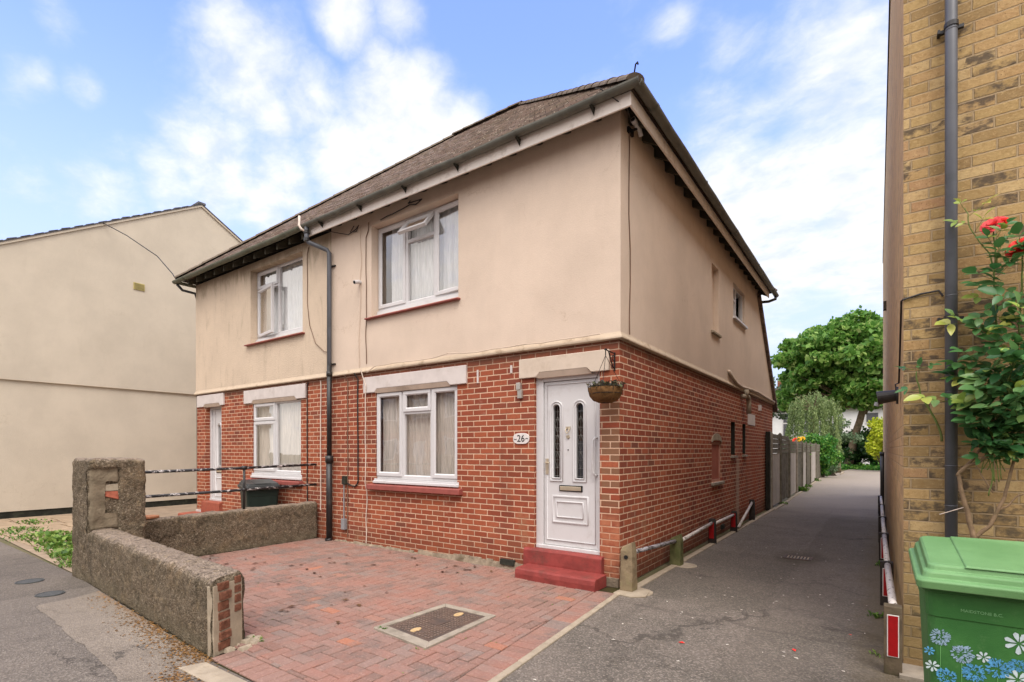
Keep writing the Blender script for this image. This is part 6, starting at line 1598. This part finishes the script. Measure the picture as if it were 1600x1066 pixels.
# old wood from the ground: gnarled trunk forking into two
stem([(1524,1000), (1522,900), (1522,842)], .022, .019, wood)
stem([(1522,845), (1512,800), (1500,760), (1497,742)], .016, .011, wood, n=16)
stem([(1497,744), (1506,730), (1530,722), (1550,705), (1575,692), (1605,672)], .013, .007, wood, n=22)
stem([(1500,738), (1520,718), (1530,705), (1540,690), (1552,670), (1562,648)], .009, .006, wood, n=18)
stem([(1524,842), (1545,822), (1558,800), (1570,775), (1578,740), (1588,705), (1600,660), (1606,600)], .013, .006, wood, n=26, leaves=2, lo=.6)
stem([(1556,800), (1575,790), (1590,775), (1604,770)], .007, .004, wood, n=10)
stem([(1545,775), (1548,760), (1551,740), (1545,720), (1535,700)], .004, .003, green, n=12)
stem([(1552,770), (1535,745), (1525,728)], .005, .004, wood, n=10)
stem([(1500,745), (1503,728), (1497,728)], .005, .002, wood, n=6)
# green canes carrying the leaves
stem([(1540,700), (1537,660), (1535,640), (1548,600), (1562,560), (1556,500), (1553,445), (1556,400), (1552,362)], .0065, .004, green, n=36, leaves=30, L=.074, lo=.22, young=.12)
stem([(1555,425), (1545,395), (1528,375), (1515,355), (1512,335), (1508,325)], .0045, .0025, green, n=20, leaves=4, L=.056, lo=.45, young=.9)
stem([(1556,420), (1560,400), (1566,380), (1570,366)], .003, .002, green, n=10, leaves=1, L=.050, young=.5)
stem([(1590,700), (1592,640), (1588,580), (1592,520), (1596,460), (1598,405), (1597,392)], .006, .004, green, n=34, leaves=26, L=.078, lo=.05, young=.05)
stem([(1560,700), (1556,650), (1545,620), (1530,600), (1515,590)], .004, .002, green, n=18, leaves=6, L=.078, lo=.3, young=.25)
stem([(1585,640), (1565,610), (1545,580), (1530,565), (1520,560)], .004, .002, green, n=18, leaves=7, L=.080, lo=.15, young=.1)
stem([(1590,600), (1575,560), (1560,530), (1545,520), (1520,505), (1495,500)], .004, .002, green, n=20, leaves=12, L=.074, lo=.1, young=.4)
stem([(1540,640), (1520,650), (1505,640), (1490,625), (1472,628)], .004, .002, green, n=16, leaves=6, L=.080, lo=.25, young=.35)
stem([(1560,660), (1545,690), (1535,660), (1540,630)], .004, .0025, green, n=14, leaves=2, L=.074)
stem([(1604,700), (1600,620), (1603,540), (1600,470)], .006, .004, green, n=24, leaves=24, L=.080, lo=.05, young=.05, y0=-1.05, y1=-1.08)
stem([(1600,660), (1580,640), (1575,600), (1585,560)], .005, .003, green, n=20, leaves=16, L=.080, lo=.1, young=.05, y0=-1.06, y1=-1.1)
stem([(1575,690), (1555,650), (1565,620), (1575,590)], .004, .003, green, n=18, leaves=13, L=.080, lo=.2, young=.05, y0=-1.02, y1=-1.08)
for q in range(12): stem([(1540+rr.uniform(-10,30), 735+rr.uniform(-20,20)), (1555+rr.uniform(-12,25), 690), (1560+rr.uniform(-15,35), 640)], .003, .002, green, n=12, leaves=6, L=.066, lo=.2)
# the separate shoot left of the downpipe
stem([(1472,690), (1467,665), (1455,645), (1440,620), (1434,600), (1432,580)], .008, .004, green, n=18, leaves=0, y0=-.90, y1=-.93)
k_leaf = len(leaf_r)
for px, py, a in ((1432,578,2.6), (1434,576,.4), (1436,584,1.6), (1436,610,2.9)): spray(wp(px, py, -.93), Vector((math.cos(a), -.4, .35*math.sin(a))), 3, .048)
leaf_r[k_leaf:] = [min(v, .45) for v in leaf_r[k_leaf:]]
wood.build('old_wood', M['rose_wood'], ro, smooth=True)
green.build('green_stem', M['rose_stem'], ro, smooth=True)
fastmesh('leaves', [tuple(v) for v in leaf_V], leaf_F, leaf_r, M['leaf_rose'], ro, smooth=True)
blossom(tuple(wp(1552,352)), .070, [M['petal_pink']], '', 'flower', 22, 3, ro)['label'] = 'fading pink red bloom'
blossom(tuple(wp(1566,348,-1.0)), .042, [M['petal']], '', 'flower', 12, 5, ro)
blossom(tuple(wp(1597,386)), .078, [M['petal']], '', 'flower', 26, 6, ro)['label'] = 'full bright red bloom'
b = MB(); a_, c_ = wp(1468,804,-.94), wp(1506,793,-.98); b.tube([a_, c_], .003, 5); b.build('tie_wire', M['cable_white'], ro)

# ================================================================= the other side of the street (mirrored in the windows)
t = thing('street_terrace', (-4,-22,0), 'red brick terrace across the road', 'building')
b = MB(); b.box(-26, 16, -26, -18, 0, 5.8); b.build('wall', M['brick'], t)
b = MB(); b.prism([(-26.4,5.7), (-17.6,5.7), (-22,8.6)], -26.2, 16.2, 'x'); b.build('roof', M['roof_x'], t)
for i in range(14):
    x = -25+i*2.9
    for z0, z1 in ((.9,2.3), (3.5,4.9)):
        if z0 < 1 and i % 2:
            b = MB(); b.box(x, x+.9, -18.02, -17.96, .05, 2.1); b.build('door', M['white_paint'], t); continue
        b = MB(); b.box(x-.1, x+1.3, -18.02, -17.95, z0, z1); w = b.build('window', M['upvc'], t)
        b = MB(); b.box(x, x+.55, -17.95, -17.945, z0+.1, z1-.1); b.box(x+.65, x+1.2, -17.95, -17.945, z0+.1, z1-.1); b.build('pane', M['slate'], w)

# ================================================================= sky, sun, camera
w = bpy.data.worlds.new('World'); sc.world = w; w.use_nodes = True
n = NT(tree=w.node_tree); w.node_tree.nodes.clear()
out = n.t.nodes.new('ShaderNodeOutputWorld'); bg = n.t.nodes.new('ShaderNodeBackground'); n.t.links.new(bg.outputs[0], out.inputs[0])
SUN_EL, SUN_AZ = 56, 138   # azimuth measured clockwise from +y
sky = n.t.nodes.new('ShaderNodeTexSky'); sky.sky_type = 'NISHITA'; sky.sun_disc = False; sky.sun_elevation = R(SUN_EL); sky.sun_rotation = R(SUN_AZ); sky.air_density = 1.0; sky.dust_density = .6; sky.ozone_density = 1.6
tc = n.node('TexCoord').outputs['Generated']
x, y, z = n.sep(tc)
zz = n.m('MAXIMUM', z, .02)
den = n.add(zz, .22)
pv = n.comb(n.m('DIVIDE', x, den), n.m('DIVIDE', y, den), n.mul(zz, .6))
def pdir(px, py): return (FW+RG*((px-800)/806.0)+Vector((0,0,(703-py)/806.0))).normalized()
def blob(px, py, r, st=.45):
    d = n.node('VectorMath', {0: tc, 1: tuple(pdir(px, py))}, operation='DISTANCE').outputs['Value']
    return n.mul(n.rng(d, r*st, r), 1.0)
acc = None
BL = [(640,205,.17,.9), (720,235,.13,.95), (560,265,.14,.8), (395,85,.13,.75), (480,150,.10,.6), (340,262,.12,.6), (180,288,.10,.6), (440,280,.10,.6), (250,285,.09,.6), (50,130,.06,.5), (130,145,.05,.5), (80,22,.06,.5), (540,22,.08,.8), (620,15,.08,.55), (590,85,.05,.6), (430,175,.06,.6),
      (1180,210,.13,.6), (1290,170,.15,.6), (1130,270,.14,.75), (1290,270,.22,.9), (1200,380,.24,.95), (1340,60,.13,.62), (1150,75,.08,.45), (1050,40,.05,.35), (410,320,.07,.6), (330,320,.07,.45), (1390,330,.25,.95), (1290,110,.16,.62), (1120,200,.12,.6)]
for px, py, r, k in BL:
    v = n.mul(n.sub(1.0, blob(px, py, r, .05)), k); acc = v if acc is None else n.m('MAXIMUM', acc, v)
warp = n.node('VectorMath', {0: pv, 1: n.scale(n.comb(n.noise(pv, 4.5, 4, .6), n.noise(n.node('VectorMath', {0: pv, 1: (7.1,3.3,1.7)}, operation='ADD').outputs[0], 4.5, 4, .6), 0.0), (.08,.08,0))}, operation='ADD').outputs[0]
st = n.node('Mapping', {0: warp, 2: (0,0,R(25)), 3: (1.0,1.25,1.0)}).outputs[0]
f1 = n.noise(st, 3.0, 12, .58, .1); f2 = n.noise(pv, 1.3, 4, .5, .2); f3 = n.noise(st, 9.0, 9, .62, .1)
hz = n.rng(z, .62, .10)                                # thin haze low down
# unseen rest of the sky: broken overcast added, brightened overhead to fill walls
side = n.rng(n.node('VectorMath', {0: tc, 1: tuple(pdir(800,250))}, operation='DISTANCE').outputs['Value'], .80, 1.0)
base = n.add(n.mul(acc, .70), n.mul(side, .55))
dens = n.add(n.add(base, n.mul(n.sub(f1, .5), 1.15)), n.add(n.mul(n.sub(f2, .5), .25), n.mul(n.sub(f3, .5), .34)))
cl = n.rng(dens, .06, .62)
skyc = n.mix(1.0, sky.outputs[0], (.175,.168,.238,1), 'MULTIPLY')
skyc = n.mix(n.mul(n.m('POWER', hz, 1.0), .88), skyc, (.335,.38,.46,1))
shade = n.rng(f3, .25, .7)
cc_ = n.mix(shade, (.41,.435,.49,1), (.545,.54,.535,1))
over = n.mix(n.rng(z, .15, .95), (.66,.615,.565,1), (1.60,1.52,1.42,1)); cc_ = n.mix(side, cc_, over)
col = n.mix(n.mul(cl, .95), skyc, cc_)
n.put(bg.inputs[0], col); bg.inputs[1].default_value = 1.0
ld = bpy.data.lights.new('sun', 'SUN'); ld.energy = 1.0; ld.angle = R(28); ld.color = (1.0,.92,.82)
so = bpy.data.objects.new('sun', ld); COL.objects.link(so)
az = R(SUN_AZ); el = R(SUN_EL); dirv = Vector((math.sin(az)*math.cos(el), math.cos(az)*math.cos(el), math.sin(el)))
so.rotation_euler = dirv.to_track_quat('Z', 'Y').to_euler(); so.location = (0,-20,30)
cd = bpy.data.cameras.new('camera'); co = bpy.data.objects.new('camera', cd); COL.objects.link(co); sc.camera = co
cd.sensor_width = 36; cd.sensor_fit = 'HORIZONTAL'; cd.lens = 806/1600*36; cd.shift_y = (703-533)/1600; cd.clip_end = 2000; cd.clip_start = .05
co.location = CAMP; co.rotation_euler = (R(90), 0, R(35.356))
sc.view_settings.view_transform = 'Standard'; sc.view_settings.look = 'None'; sc.view_settings.exposure = 1.1; sc.view_settings.gamma = 1; sc.view_settings.use_curve_mapping = False
